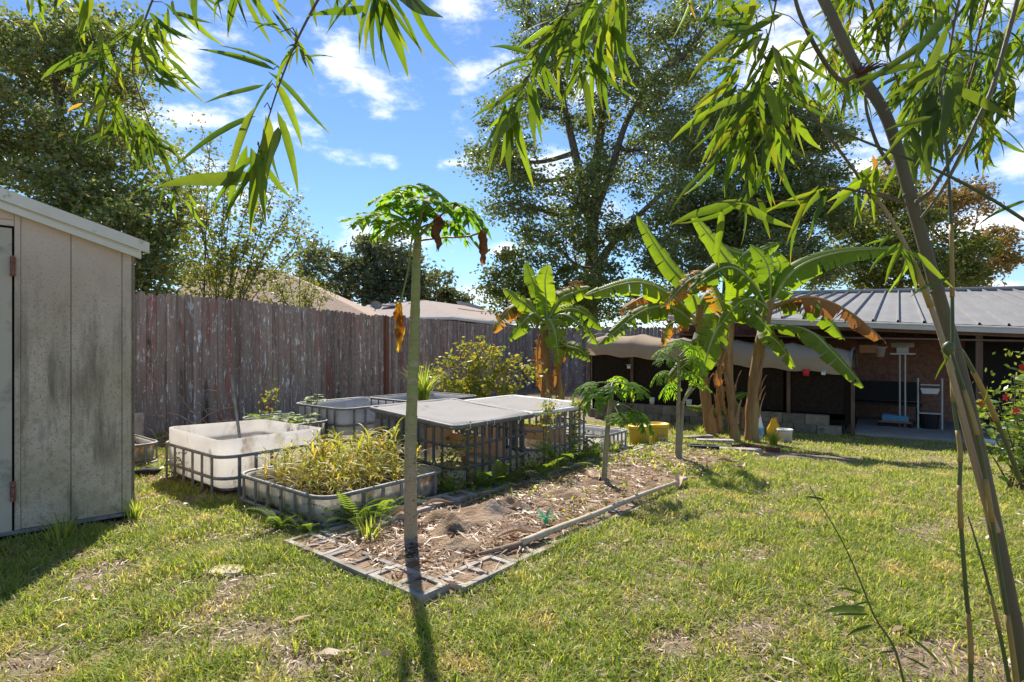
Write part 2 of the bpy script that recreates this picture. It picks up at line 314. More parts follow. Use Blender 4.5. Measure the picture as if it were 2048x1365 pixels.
M['bag'] = pmat('clear_bag', [(.55,.58,.62),(.78,.80,.82)], 9, .25, .5, 14, trans=.3, spec=.6)
M['redbrick'] = pmat('red_brick', [(.17,.05,.035),(.27,.09,.065)], 12, .9, .5, 60, perobj=True)
M['blackblock'] = pmat('black_block', [(.025,.028,.035),(.05,.055,.065)], 20, .8, .6, 50)
M['stone'] = pmat('pale_paver', [(.52,.42,.28),(.66,.56,.40)], 10, .9, .6, 50)
M['red'] = plain('red', (.62,.03,.03)); M['green_plastic'] = pmat('green_plastic', [(.05,.42,.22),(.15,.55,.32)], 6, .25, .05, trans=.5)
M['blue'] = plain('blue_tray', (.10,.28,.42)); M['orange_wood'] = plain('orange_wood', (.30,.13,.05)); M['terracotta'] = plain('pot_pale', (.42,.34,.30))
M['globe'] = pmat('grey_globe', [(.35,.36,.37),(.5,.51,.52)], 4, .3, .05)
M['tv'] = plain('black_cloth', (.02,.018,.02), .8)

# ------------------------------------------------------------------ ground, lawn, slab
def build_ground():
    def axis(lo, hi, a, b, st):
        far = [a - 2**k*st for k in range(1, 14) if a - 2**k*st > lo]; far2 = [b + 2**k*st for k in range(1, 14) if b + 2**k*st < hi]
        return np.array([lo] + far[::-1] + list(np.arange(a, b, st)) + [b] + far2 + [hi])
    xs = axis(-900, 900, -9, 12, .16); ys = axis(-300, 1200, -1, 16, .16)
    X, Y = np.meshgrid(xs, ys, indexing='ij'); Z = gh_np(X, Y) + .012*np.sin(X*2.3+Y*1.1)*np.sin(Y*1.9-X*.7)
    Z = np.where((np.abs(X) < 12) & (np.abs(Y-7) < 10), Z, Z-.01); V = np.stack([X.ravel(), Y.ravel(), Z.ravel()], 1)
    n, m = len(xs), len(ys); i, j = np.meshgrid(np.arange(n-1), np.arange(m-1), indexing='ij'); a = (i*m+j).ravel()
    me = npmesh('ground', V, np.stack([a, a+m, a+m+1, a+1], 1), M['ground'], True)
    o = bpy.data.objects.new('ground', me); COL.objects.link(o); tag(o, 'sandy lawn soil with dry thatch under the grass', kind='structure')
build_ground()
A_, B_ = G(1185, 831), G(1690, 870); WD = Vector((.84, -.54, 0)).normalized(); ND = Vector((.54, .84, 0)).normalized()

TUBS = {}   # name: (u, v, la, lb)
def in_rect(u, v, r, pad=0): return (u > r[0]-pad) & (u < r[0]+r[2]+pad) & (v > r[1]-pad) & (v < r[1]+r[3]+pad)
c = uv_of(-2.26, 4.43); TUBS['white'] = (c[0], c[1], .93, 1.17)
c = uv_of(-1.20, 3.62); TUBS['ginger'] = (c[0], c[1], 1.08, 1.15)
c = uv_of(-.46, 4.58); TUBS['cage'] = (c[0], c[1], 1.0, 1.05)
c = uv_of(.215, 5.41); TUBS['cage2'] = (c[0], c[1], .98, 1.05)
c = uv_of(.93, 6.15); TUBS['low'] = (c[0], c[1], .72, .9)
c = uv_of(-1.82, 6.13); TUBS['grey'] = (c[0], c[1], 1.0, 1.0)
c = uv_of(-1.14, 6.87); TUBS['far'] = (c[0], c[1], 1.1, 1.0)
TUBS['fernbed'] = (3.02, 5.38, .5, 1.0); TUBS['shedside'] = (1.15, 6.35, 1.05, .9)
SHED_A = Vector((-2.60, 3.92, 0)); SH_D = Vector((-.743, -.669, 0)); SH_B = Vector((-.669, .743, 0))   # corner, along the front, to the back

def excluded(x, y, fine=False):
    u, v = uv_of(x, y)
    ex = (u > 1.77) & (u < 7.0) & (v > 1.93) & (v < 3.14) & ~((u > 3.9) & (v < 2.06))
    for r in TUBS.values(): ex = ex | in_rect(u, v, r, -.02)
    rx, ry = x - SHED_A.x, y - SHED_A.y
    a = rx*SH_D.x + ry*SH_D.y; b = rx*SH_B.x + ry*SH_B.y; ex = ex | ((a > 0) & (a < 3) & (b > -.02) & (b < 2.2))
    q = (x - B_.x)*ND.x + (y - B_.y)*ND.y; ex = ex | (q > -.05)
    ex = ex | ((x > 3.2) & (x < 5.1) & (y > 6.95) & (y < 8.2) & (v < 2.4) & (v > 1.2))
    return ex
def vnoise(x, y, s, seed=0):
    r = np.random.default_rng(seed); t = np.zeros_like(x)
    for k in range(7):
        a = r.uniform(0, 6.28); f = s*r.uniform(.6, 2.2); t += np.sin(x*math.cos(a)*f + y*math.sin(a)*f + r.uniform(0, 6.28))
    return t/3.0
def blades(n, ylo, yhi, hmin, hmax, wid, seed, seg, dens_fn=None, region=None):
    r = np.random.default_rng(seed)
    y = np.sqrt(r.uniform(ylo**2, yhi**2, n)); x = r.uniform(-1.0, 1.0, n)*y*.96
    k = ~excluded(x, y)
    if dens_fn is not None: k &= r.uniform(0, 1, n) < dens_fn(x, y)
    x, y = x[k], y[k]; n = len(x)
    h = r.uniform(hmin, hmax, n)*np.clip(1+.32*vnoise(x, y, 6, 9)+.2*vnoise(x, y, 17, 10), .45, 1.9); a = r.uniform(0, 6.283, n); lean = r.uniform(.3, 1.5, n); w = wid*r.uniform(.7, 1.3, n)
    z = gh_np(x, y) + .002; fx, fy = np.cos(a), np.sin(a); tw = a + 1.57 + r.normal(0, .3, n); sx, sy = np.cos(tw), np.sin(tw)
    rows = []
    for i in range(seg+1):
        t = i/seg; ww = w*(1-t**1.7)*.5 + .0002; out = h*lean*t**1.7; up = h*t*np.sqrt(np.maximum(.05, 1-(lean*t*.55)**2))*.95
        cx, cy, cz = x+fx*out, y+fy*out, z+up
        rows.append(np.stack([cx-sx*ww, cy-sy*ww, cz], 1)); rows.append(np.stack([cx+sx*ww, cy+sy*ww, cz], 1))
    V = np.stack(rows, 1).reshape(-1, 3); m = 2*(seg+1); base = (np.arange(n)*m)[:, None]
    Fq = np.concatenate([base + np.array([[2*i, 2*i+1, 2*i+3, 2*i+2]]) for i in range(seg)], 0)
    return V, Fq
def lawn_density(x, y):
    d = .90 + .10*vnoise(x, y, 2.4, 3) + .34*vnoise(x, y, 10, 5) - np.clip((x-.4)*.25, 0, .15)*np.clip(3.2-y, 0, 1)
    for (px, py, rr) in ((200,1145,.18),(500,1270,.2),(610,1330,.12),(450,1170,.16),(60,1340,.16),(1850,1330,.12),(250,1050,.1),(1330,1300,.08),(1960,1340,.14)):
        g = G(px, py); d -= 1.05*np.exp(-((x-g.x)**2+(y-g.y)**2)/rr**2)
    return np.clip(d, .05, 1)
def build_grass():
    Vs, Fs, off = [], [], 0
    for (n, a, b, h0, h1, w, sd_, sg) in ((95000, 1.75, 3.6, .02, .058, .0066, 1, 3), (150000, 3.6, 6.5, .02, .055, .0080, 2, 2), (130000, 6.5, 12.5, .02, .055, .012, 3, 2)):
        V, Fq = blades(n, a, b, h0, h1, w, sd_, sg, lawn_density); Vs.append(V); Fs.append(Fq+off); off += len(V)
    o = bpy.data.objects.new('lawn_grass', npmesh('lawn_grass', np.concatenate(Vs), np.concatenate(Fs), M['grass'], True)); COL.objects.link(o)
    tag(o, 'short yellow green lawn grass with worn straw patches', 'grass', kind='stuff')
build_grass()
def strips(name, n, fn, lmin, lmax, w, mat, label, cat, seed, lift=.004, tilt=.12, parent=None):
    r = np.random.default_rng(seed); x, y = fn(r, n); n = len(x); z = gh_np(x, y) + lift + r.uniform(0, .012, n)
    a = r.uniform(0, 6.283, n); l = r.uniform(lmin, lmax, n)*r.uniform(.5, 1, n); ti = r.normal(0, tilt, n); ww = w*r.uniform(.5, 1.5, n)
    dx, dy, dz = np.cos(a)*l/2, np.sin(a)*l/2, ti*l/2; sx, sy = -np.sin(a)*ww/2, np.cos(a)*ww/2; sz = r.normal(0, .3, n)*ww; b = r.uniform(.0, .012, n)
    rows = [np.stack([x-dx-sx*.3, y-dy-sy*.3, z-dz*.3], 1), np.stack([x-dx+sx*.3, y-dy+sy*.3, z-dz*.3], 1), np.stack([x-sx, y-sy, z+b-sz], 1), np.stack([x+sx, y+sy, z+b+sz], 1),
            np.stack([x+dx-sx*.3, y+dy-sy*.3, z+np.abs(dz)], 1), np.stack([x+dx+sx*.3, y+dy+sy*.3, z+np.abs(dz)], 1)]
    V = np.stack(rows, 1).reshape(-1, 3); base = (np.arange(n)*6)[:, None]
    Fq = np.concatenate([base+np.array([[0,1,3,2]]), base+np.array([[2,3,5,4]])], 0)
    o = bpy.data.objects.new(name, npmesh(name, V, Fq, mat)); COL.objects.link(o); return tag(o, label, cat, kind='stuff')
def lawn_pts(r, n):
    y = np.sqrt(r.uniform(1.8**2, 8**2, n)); x = r.uniform(-1, 1, n)*y*.95; k = ~excluded(x, y) & (r.uniform(0, 1, n) < np.clip(1.25-lawn_density(x, y), .12, 1)); return x[k], y[k]
strips('dry_thatch', 120000, lawn_pts, .03, .09, .004, M['straw'], 'dry straw coloured thatch lying between the grass blades', 'thatch', 11, .006, .25)
def leaf_pts(r, n):
    y = np.sqrt(r.uniform(1.9**2, 6.5**2, n)); x = r.uniform(-1, 1, n)*y*.95; k = ~excluded(x, y); return x[k], y[k]
strips('fallen_leaves', 170, leaf_pts, .04, .11, .022, M['litter'], 'scattered brown fallen leaves lying on the lawn', 'leaves', 15, .035, .3)
def bed_pts(r, n):
    u = r.uniform(1.8, 7.2, n); v = r.uniform(1.93, 3.1, n); k = r.uniform(0, 1, n) < np.clip(1.25-(u-1.8)*.14, .25, 1)*np.where((u < 1.97) | (v < 2.11) | (v > 2.94), .25, 1); u, v = u[k], v[k]
    return UX*u-UY*v, UY*u+UX*v
def mulch_h(x, y):
    z = .020 + .008*vnoise(x, y, 9, 21) + .008*vnoise(x, y, 26, 22)
    for (px, py, rr, hh) in ((905,1075,.10,.07),(985,1035,.13,.075),(930,1105,.09,.05),(880,1045,.12,.05),(1025,1025,.1,.07),(1120,1000,.16,.04),(1200,975,.2,.05),(940,1060,.2,.03),(820,1100,.12,.035),(1350,925,.2,.04)):
        g = G(px, py); z = z + hh*np.exp(-((x-g.x)**2+(y-g.y)**2)/rr**2)*(1+.35*vnoise(x, y, 30, 8))
    g = G(912, 1083); z = z - .07*np.exp(-((x-g.x)**2+(y-g.y)**2)/.035**2)
    return z
def build_mulch():
    us = np.linspace(1.80, 7.3, 260); vs = np.linspace(1.95, 3.10, 80); U, V_ = np.meshgrid(us, vs, indexing='ij')
    X = UX*U-UY*V_; Y = UY*U+UX*V_; ed = np.minimum(1, np.minimum((V_-1.95)/.12, (3.10-V_)/.12)); ed = np.where(U > 6.6, ed*np.clip((7.3-U)/.7, 0, 1), ed)
    Z = gh_np(X, Y) + mulch_h(X, Y)*np.clip(ed, 0, 1) + .004
    n, m = U.shape; i, j = np.meshgrid(np.arange(n-1), np.arange(m-1), indexing='ij'); a = (i*m+j).ravel()
    o = bpy.data.objects.new('mulch_bed', npmesh('mulch_bed', np.stack([X.ravel(), Y.ravel(), Z.ravel()], 1), np.stack([a, a+m, a+m+1, a+1], 1), M['mulch'], True)); COL.objects.link(o)
    tag(o, 'brown and ash grey mulch heaped in the block edged bed', kind='structure')
build_mulch()
strips('straw_litter', 8500, bed_pts, .03, .19, .008, M['litter'], 'dry bamboo leaves and straw strewn over the mulch bed', 'straw', 12, .035, .16)
def weed_pts(r, n):
    u = r.uniform(3.0, 7.2, n); v = r.uniform(1.95, 3.2, n); x, y = UX*u-UY*v, UY*u+UX*v
    k = r.uniform(0, 1, n) < np.clip(.15 + .35*vnoise(x, y, 5, 31) + (u-4.0)*.16, 0, .9); return x[k], y[k]
def build_weeds():
    r = np.random.default_rng(5); x, y = weed_pts(r, 9000); n = len(x); z = gh_np(x, y)+.03; a = r.uniform(0, 6.283, n); l = r.uniform(.025, .07, n); e = r.uniform(.1, 1.1, n); w = l*.22
    d = np.stack([np.cos(a)*np.cos(e), np.sin(a)*np.cos(e), np.sin(e)], 1); s = np.stack([-np.sin(a), np.cos(a), a*0], 1); p = np.stack([x, y, z], 1)
    V = np.stack([p, p+d*(l*.5)[:, None]-s*w[:, None], p+d*l[:, None], p+d*(l*.5)[:, None]+s*w[:, None]], 1).reshape(-1, 3); b = (np.arange(n)*4)[:, None]
    o = bpy.data.objects.new('bed_weeds', npmesh('bed_weeds', V, b+np.array([[0,1,2,3]]), M['grass'])); COL.objects.link(o); tag(o, 'low green weeds creeping over the far end of the bed', 'weeds', kind='stuff')
build_weeds()

mb = MB(); q0 = B_ + WD*.15 + ND*-.02
o3 = Vector((q0.x, q0.y, gh(q0.x, q0.y)-.25)); mb.obox(o3, WD*9, ND*5.5, (0,0,.31))
mk('patio_slab', mb, M['slab'], label='grey concrete patio slab under the metal roof', kind='structure')

# ------------------------------------------------------------------ concrete blocks round the bed
def block_mesh(name, mat, L_=.395, W_=.19, H=.19, t=.032):
    m = MB(); h = L_/2; cells = [(-h+t, -t*.55), (t*.55, h-t)]
    m.obox((-h, -W_/2, -H), (L_,0,0), (0,t,0), (0,0,H)); m.obox((-h, W_/2-t, -H), (L_,0,0), (0,t,0), (0,0,H))
    for (a, b) in ((-h, -h+t), (-t*.55, t*.55), (h-t, h)): m.obox((a, -W_/2+t, -H), (b-a,0,0), (0,W_-2*t,0), (0,0,H-.001))
    nf = len(m.f); rr = random.Random(3); m.obox((-h+t, -W_/2+t, -H), (L_-2*t,0,0), (0,W_-2*t,0), (0,0,H-.012))
    me = m.mesh(name, mat=mat); me.materials.append(M['mulch'])
    for p in me.polygons[nf:]: p.material_index = 1
    return me
bm_ = block_mesh('block', M['concrete'])
ORD = ['first','second','third','fourth','fifth','sixth','seventh','eighth','ninth','tenth','eleventh','twelfth','thirteenth','fourteenth','fifteenth','sixteenth']
UD = Vector((UX, UY, 0)); VD = Vector((-UY, UX, 0)); ZD = Vector((0,0,1))
def place_block(u, v, along, label, dz=.055, skew=0):
    p = UV(u, v); d = along; d = Matrix.Rotation(R(skew), 3, 'Z') @ d
    inst('concrete_block', bm_, frame((p.x, p.y, gh(p.x, p.y)+dz), d, Vector((-d.y, d.x, 0)), ZD), label=label, cat='block', group='concrete blocks edging the bed')
for i in range(3): place_block(1.862, 1.98+.2+.405*i, VD, '%s concrete block from the right in the short near row of the bed' % ('first','second','third')[i], .040, random.uniform(-2, 2))
for i in range(5): place_block(1.97+.21+.41*i, 2.005+random.uniform(-.008,.008), UD, 'concrete block %s from the near corner along the lawn side of the bed' % ORD[i], .034-.005*i, random.uniform(-2.5, 2.5))
k = 0
for i in range(12):
    if i in (4,): continue
    place_block(1.97+.21+.41*i, 3.05+random.uniform(-.015,.015), UD, 'concrete block %s from the near end along the tub side of the bed' % ORD[k], .055+random.uniform(-.014,.012), random.uniform(-3, 3)); k += 1

# ------------------------------------------------------------------ shed
def build_shed():
    z0 = .06; g = SHED_A; t = thing('garden_shed', 'beige mildewed garden shed with a sloping cream roof edge and hinged door', 'shed', g)
    D, Bk = SH_D, SH_B; nrm = -Bk
    def top(s): return 1.83 + .32*s          # wall top along the front (s metres from the corner)
    def pan(name, s0, s1, zb, mat, off=0, th=.02, par=t, zt0=None, zt1=None):
        a = g + D*s0 + nrm*off; b = g + D*s1 + nrm*off; m = MB()
        za = top(s0) if zt0 is None else zt0; zb2 = top(s1) if zt1 is None else zt1
        vs = [Vector((a.x,a.y,zb)), Vector((b.x,b.y,zb)), Vector((b.x,b.y,zb2)), Vector((a.x,a.y,za))]; vs += [q + Bk*th for q in vs]
        m.add(vs, [(0,1,2,3),(7,6,5,4),(0,4,5,1),(1,5,6,2),(2,6,7,3),(3,7,4,0)]); return mk(name, m, mat, par)
    def spx(px):      # px column on the front face -> metres from the corner
        r_ = (px-1024)/F; return (r_*g.y - g.x)/(D.x - r_*D.y)
    s1, s2, s3 = spx(244), spx(142), spx(41)
    pan('panel', .0, s1-.002, z0, M['shed']); pan('panel', s1+.002, s2-.002, z0, M['shed']); pan('panel', s2+.002, s3-.002, z0, M['shed'])
    pan('backing_wall', .0, 2.9, z0, M['dark'], -.022, .01)
    pan('door_frame', s3, s3+.028, z0, M['shed'], .006, .03)
    pan('header_trim', s3+.03, s3+1.1, 1.93, M['shed'], .004, .02, zt0=1.965, zt1=1.965); pan('header_panel', s3+.03, s3+1.1, 1.968, M['shed'])
    d = pan('door', s3+.040, s3+1.05, .045, M['shed_door'], .0, .02, zt0=1.915, zt1=1.915)
    for zz in (1.68, .30):
        m = MB(); c_ = g + D*(s3+.036) + nrm*.016
        m.box((c_.x, c_.y, zz), (.026,.012,.12), D); m.tube([(c_.x+nrm.x*.01, c_.y+nrm.y*.01, zz-.06), (c_.x+nrm.x*.01, c_.y+nrm.y*.01, zz+.065)], .009, 8); mk('hinge', m, M['rust'], t)
    m = MB(); a = g + nrm*.012; m.obox((a.x, a.y, z0-.025), D*2.9, Bk*.03, (0,0,.022)); mk('bottom_rail', m, M['greybar'], t)
    m = MB(); m.obox((g.x, g.y, z0), Bk*2.1, D*.02, (0,0,1.86)); m.obox((g.x+Bk.x*2.1, g.y+Bk.y*2.1, z0), D*2.9, Bk*.02, (0,0,1.86)); mk('side_wall', m, M['shed'], t)
    # floor frame (dark under the shed)
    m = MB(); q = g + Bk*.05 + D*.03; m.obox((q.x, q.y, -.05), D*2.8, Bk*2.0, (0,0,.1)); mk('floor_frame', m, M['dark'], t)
    # roof sheet and fascia
    m = MB(); e = g + nrm*.05 - D*.03; f_ = g + nrm*.05 + D*2.9; ze, zf = top(-.03)+.01, top(2.9)+.01
    vs = [Vector((e.x,e.y,ze)), Vector((f_.x,f_.y,zf)), Vector((f_.x,f_.y,zf))+Bk*2.3, Vector((e.x,e.y,ze))+Bk*2.3]; vs += [q+Vector((0,0,.06)) for q in vs]
    m.add(vs, [(3,2,1,0),(4,5,6,7),(0,1,5,4),(1,2,6,5),(2,3,7,6),(3,0,4,7)]); mk('roof', m, M['shed_trim'], t)
    m = MB(); e2 = e + nrm*.004 - D*.045; vs = [Vector((e2.x,e2.y,ze-.055+.0)), Vector((f_.x+nrm.x*.004,f_.y+nrm.y*.004,zf-.03)), Vector((f_.x,f_.y,zf+.125))+nrm*.004, Vector((e2.x,e2.y,ze+.085))]
    vs[0].z = ze; vs[1].z = zf; vs[2].z = zf+.072; vs[3].z = ze+.072; vs += [q+nrm*.022 for q in vs]; m.add(vs, [(0,1,2,3),(7,6,5,4),(0,4,5,1),(1,5,6,2),(2,6,7,3),(3,7,4,0)]); mk('fascia', m, M['shed_trim'], t)
    m = MB(); e3 = e + D*.0 - nrm*.012; m.add([Vector((e3.x,e3.y,ze-.042)), Vector((f_.x,f_.y,zf-.042)), Vector((f_.x,f_.y,zf-.002)), Vector((e3.x,e3.y,ze-.002))]+[Vector((e3.x,e3.y,ze-.042))+nrm*.02, Vector((f_.x,f_.y,zf-.042))+nrm*.02, Vector((f_.x,f_.y,zf-.002))+nrm*.02, Vector((e3.x,e3.y,ze-.002))+nrm*.02],
        [(0,1,2,3),(7,6,5,4),(0,4,5,1),(1,5,6,2),(2,6,7,3),(3,7,4,0)]); mk('fascia_trim', m, M['shed_trim'], t)
build_shed()

# ------------------------------------------------------------------ fence
def build_fence():
    p0 = Vector((-4.78, 7.19, 0)); d = Vector((.314, .949, 0)).normalized(); nr = Vector((d.y, -d.x, 0))
    t = thing('wooden_fence', 'tall weathered grey brown picket fence with peeling white flakes', 'fence', ground(p0.x, p0.y))
    meshes = []
    for k in range(6):
        r = random.Random(k); w = .136; H = 2.6; th = .018; c_ = .02+.012*r.random(); dn = r.uniform(-.02, .02)
        prof = [(-w/2, -H), (w/2, -H), (w/2, -c_-.02), (w/2-c_, dn*.3), (0, .004+dn*.2), (-w/2+c_*1.1, 0), (-w/2, -c_-.015)]
        m = MB(); n = len(prof); m.add([(x, 0, z) for x, z in prof]+[(x, th, z) for x, z in prof], [tuple(range(n)), tuple(range(2*n-1, n-1, -1))]+[(i, i+n, (i+1)%n+n, (i+1)%n) for i in range(n)])
        meshes.append(m.mesh('picket', mat=M['picket']))
    s = -1.6; i = 0
    while s < 15.8:
        p = p0 + d*s + nr*random.uniform(-.006,.006); h = 1.876 + random.gauss(0, .012) + .02*math.sin(s*.9)
        dd = Matrix.Rotation(random.gauss(0, .008), 3, 'Y') @ d
        inst('picket', meshes[i % 6], frame((p.x, p.y, h), d, -nr, (0,0,1)), t); s += .1425; i += 1
    for z in (.35, 1.0, 1.6):
        m = MB(); a = p0 + d*-1.6 - nr*.06; m.obox((a.x, a.y, z-.25), d*17.4, nr*.038, (0,0,.085)); mk('rail', m, M['rail'], t)
    m = MB(); a = p0 + d*6.04 + nr*.03; m.box((a.x, a.y, .75), (.13,.07,2.2), d); mk('post', m, M['post_brown'], t, label='reddish brown post standing in front of the pickets')
    # back fence
    e = p0 + d*15.85; d2 = Vector((.97, -.24, 0)).normalized(); n2 = Vector((d2.y, -d2.x, 0))
    t2 = thing('back_fence', 'dark shaded picket fence across the back behind the banana plants', 'fence', ground(e.x, e.y))
    for i in range(60):
        p = e + d2*(.138*i); inst('picket', meshes[i % 6], frame((p.x, p.y, 1.86+random.gauss(0,.015)), d2, -n2, (0,0,1)), t2)
    m = MB(); a = e - n2*.06; m.obox((a.x, a.y, .9), d2*9, n2*.04, (0,0,.09)); mk('rail', m, M['rail'], t2)
build_fence()

# ------------------------------------------------------------------ cut tank tubs in bar cages
def rrect(u0, v0, la, lb, r, n=5):
    pts = []
    for (cu, cv, a0) in ((u0+r, v0+r, 180), (u0+la-r, v0+r, 270), (u0+la-r, v0+lb-r, 0), (u0+r, v0+lb-r, 90)):
        for k in range(n+1):
            a = R(a0 + 90*k/n); pts.append((cu + r*math.cos(a), cv + r*math.sin(a)))
    return pts
def tub(name, label, key, ztop, zbot, bars, mats, vert=None, rad=.13, fill=None, wavy=0, vtop=None, vbot=None, tilt=(0,0), pads=True, liner=None, rim=None, bar_mat='greybar', nb=6):
    u0, v0, la, lb = TUBS[key]; p0 = UV(u0, v0); g0 = gh(p0.x, p0.y); t = thing(name, label, 'tub', (p0.x, p0.y, g0), 'cut tank tubs')
    def W(q, z): 
        p = UV(q[0], q[1]); return Vector((p.x, p.y, g0 + z + tilt[0]*(q[0]-u0) + tilt[1]*(q[1]-v0)))
    def ring(off, z, r=rad, zf=None):
        pts = rrect(u0-off, v0-off, la+2*off, lb+2*off, max(.02, r+off)); return [W(q, z if zf is None else zf(q)) for q in pts]
    m = MB(); rr = random.Random(hash(key) % 999 if False else len(key)*7)
    wf = lambda q: ztop + wavy*(math.sin(q[0]*4.1+q[1]*2.2)+.6*math.sin(q[1]*7.3+1)) 
    rows = [ring(-.12, zbot), ring(-.045, zbot+.02), ring(-.012, zbot+.07), ring(-.008, (zbot+ztop)/2), ring(-.010, 0, zf=wf), ring(-.018, 0, zf=wf), ring(-.020, (zbot+ztop)/2), ring(-.05, zbot+.06)]
    n = len(rows[0]); o = 0
    for r_ in rows: m.v += [tuple(q) for q in r_]
    for i in range(len(rows)-1):
        for k in range(n): k2 = (k+1) % n; m.f.append((i*n+k, i*n+k2, (i+1)*n+k2, (i+1)*n+k))
    mk('tank', m, M[mats], t, True)
    if fill is not None:
        m = MB(); r_ = ring(-.022, fill); m.add(r_+[W((u0+la/2, v0+lb/2), fill+.03)], [(k, (k+1) % n, n) for k in range(n)]); mk('soil', m, M['soil'], t, True)
    for (z, th) in bars:
        r_ = ring(.012, z, rad); m = MB(); m.tube(r_+[r_[0]], th, 8, False); mk('hoop_bar', m, M[bar_mat], t, True)
    vt = vtop if vtop is not None else bars[0][0]; vb = vbot if vbot is not None else -.02
    for side in range(4):
        L_ = la if side % 2 == 0 else lb
        for k in range(nb):
            f = rad + (L_-2*rad)*k/(nb-1); o_ = .018
            q = [(u0+f, v0-o_), (u0+la+o_, v0+f), (u0+f, v0+lb+o_), (u0-o_, v0+f)][side]; ax = UD if side % 2 == 0 else VD
            m = MB(); a = W(q, vb); b = W(q, vt); h = ax*.012; w = (VD if side % 2 == 0 else UD)*.006
            m.obox(a-h-w, h*2, w*2, b-a); mk('upright_bar', m, M[bar_mat], t)
    return t, W
tub('white_tub', 'tall white plastic tub with wavy cut rim in a grey bar cage', 'white', .45, .015, [(.315,.013),(.145,.013)], 'tub', wavy=.012, fill=.06)
tub('plant_tub', 'stained off white tub filled with yellowing ginger plants in front', 'ginger', .215, .0, [(.215,.014),(.035,.014)], 'tub_dirty', fill=.14, vbot=-.10)
tub('grey_tub', 'pale grey empty tub by the fence with grey bars', 'grey', .50, .17, [(.50,.013),(.32,.013),(.17,.013)], 'tub_grey', vbot=.0)
tub('far_tub', 'low dark rimmed tub holding the lemongrass clump', 'far', .50, .1, [(.50,.014),(.3,.012)], 'tub_grey', fill=.42, bar_mat='darkbar')
tub('fern_tub', 'narrow stained tub of broad leaved plants beside the tall white tub', 'fernbed', .375, .05, [(.38,.013),(.2,.012)], 'tub_dirty', fill=.3)
tub('shed_side_tub', 'low pale tub half hidden behind the shed', 'shedside', .215, .0, [(.215,.013),(.03,.012)], 'tub_dirty', fill=.16)
tub('low_tub', 'low white tub with grey bars beside the yellow pails', 'low', .2, .0, [(.2,.013),(.02,.012)], 'tub', fill=.1)

def caged(name, label, key, ztop, tarp_tilt, tankmat, light):
    u0, v0, la, lb = TUBS[key]; bar = 'greybar' if light else 'darkbar'
    t, W = tub(name, label, key, .17, .0, [(.19,.014),(.37,.012),(ztop,.014)], tankmat, tilt=tarp_tilt, bar_mat=bar, vtop=ztop, nb=9)
    # raised inner tank wall at the back (visible through the bars)
    m = MB(); a, b = W((u0+la*.35, v0+lb-.06), .10), W((u0+la-.05, v0+lb-.06), .10); m.obox(a, b-a, -VD*.012, (0,0,.20))
    a2 = W((u0+la-.06, v0+.25), .10); m.obox(a2, VD*(lb-.33), -UD*.012, (0,0,.17)); mk('inner_tank', m, M['tub_rust'], t)
    # tarp top
    nu, nv = 22, 22; pts = []; r = random.Random(len(name))
    for i in range(nu):
        for j in range(nv):
            fu, fv = i/(nu-1), j/(nv-1); q = (u0-.03+(la+.06)*fu, v0-.03+(lb+.06)*fv); ed = min(fu, 1-fu, fv, 1-fv)
            z = ztop + .018 - .035*math.sin(math.pi*fu)*math.sin(math.pi*fv) + .012*math.sin(fu*9+fv*4)*min(1, ed*6) + .016*math.exp(-((fu-.35)**2+(fv-.6)**2)/.01)
            if ed == 0: z -= .035
            pts.append(W(q, z))
    m = MB(); m.grid(pts, nu, nv); mk('tarp', m, M['tarp'], t, True)
    r_ = [W(q, ztop-.002) for q in rrect(u0-.032, v0-.032, la+.064, lb+.064, .06, 4)]; m = MB(); m.tube(r_+[r_[0]], .022, 8, False); mk('rolled_edge', m, M['white' if light else 'tarp_edge'], t, True)
    for f in (.12, .33, .42, .78):
        c_ = W((u0+la*f, v0-.034), ztop-.002); m = MB(); m.tube([c_+Vector((math.cos(a)*VD.x*.027, math.cos(a)*VD.y*.027, math.sin(a)*.030)) for a in [x*.55 for x in range(12)]], .0028, 5); mk('tie', m, M['white'], t)
    return t, W
t, W = caged('covered_cage', 'dark bar cage with a pale grey tarp top behind the papaya trunk', 'cage', .54, (0.0, .07), 'tub_dirty', False)
u0, v0, la, lb = TUBS['cage']
m = MB(); a = W((u0+.03, v0+lb+.0), .22); m.obox(a, UD*(la-.06), VD*.004, (0,0,.28)); mk('net_panel', m, M['net'], t)
m = MB(); a = W((u0-.01, v0+lb*.35), .30); m.obox(a, VD*(lb*.62), UD*.003, (0,0,.2)); mk('net_panel', m, M['net'], t)
caged('pale_cage', 'grey bar cage with white edged tarp top beyond the dark one', 'cage2', .545, (0,.03), 'tub', True)
m = MB(); p = UV(TUBS['white'][0]+.46, TUBS['white'][1]+.6); top_ = P(463, 750, p.y); m.tube([(p.x, p.y, .08), tuple(top_)], .014, 8); mk('pipe', m, M['greybar'], loc=(p.x, p.y, 0.06), label='thin grey metal pipe standing in the tall white tub', cat='pipe')
# timber edging behind the shed-side tub
m = MB(); a = UV(1.3, 7.4); m.obox((a.x, a.y, 0), UD*1.1, VD*.04, (0,0,.42)); mk('planter_board', m, M['concrete'], label='pale board edging a bed between shed and fence', cat='board', loc=(a.x, a.y, 0))

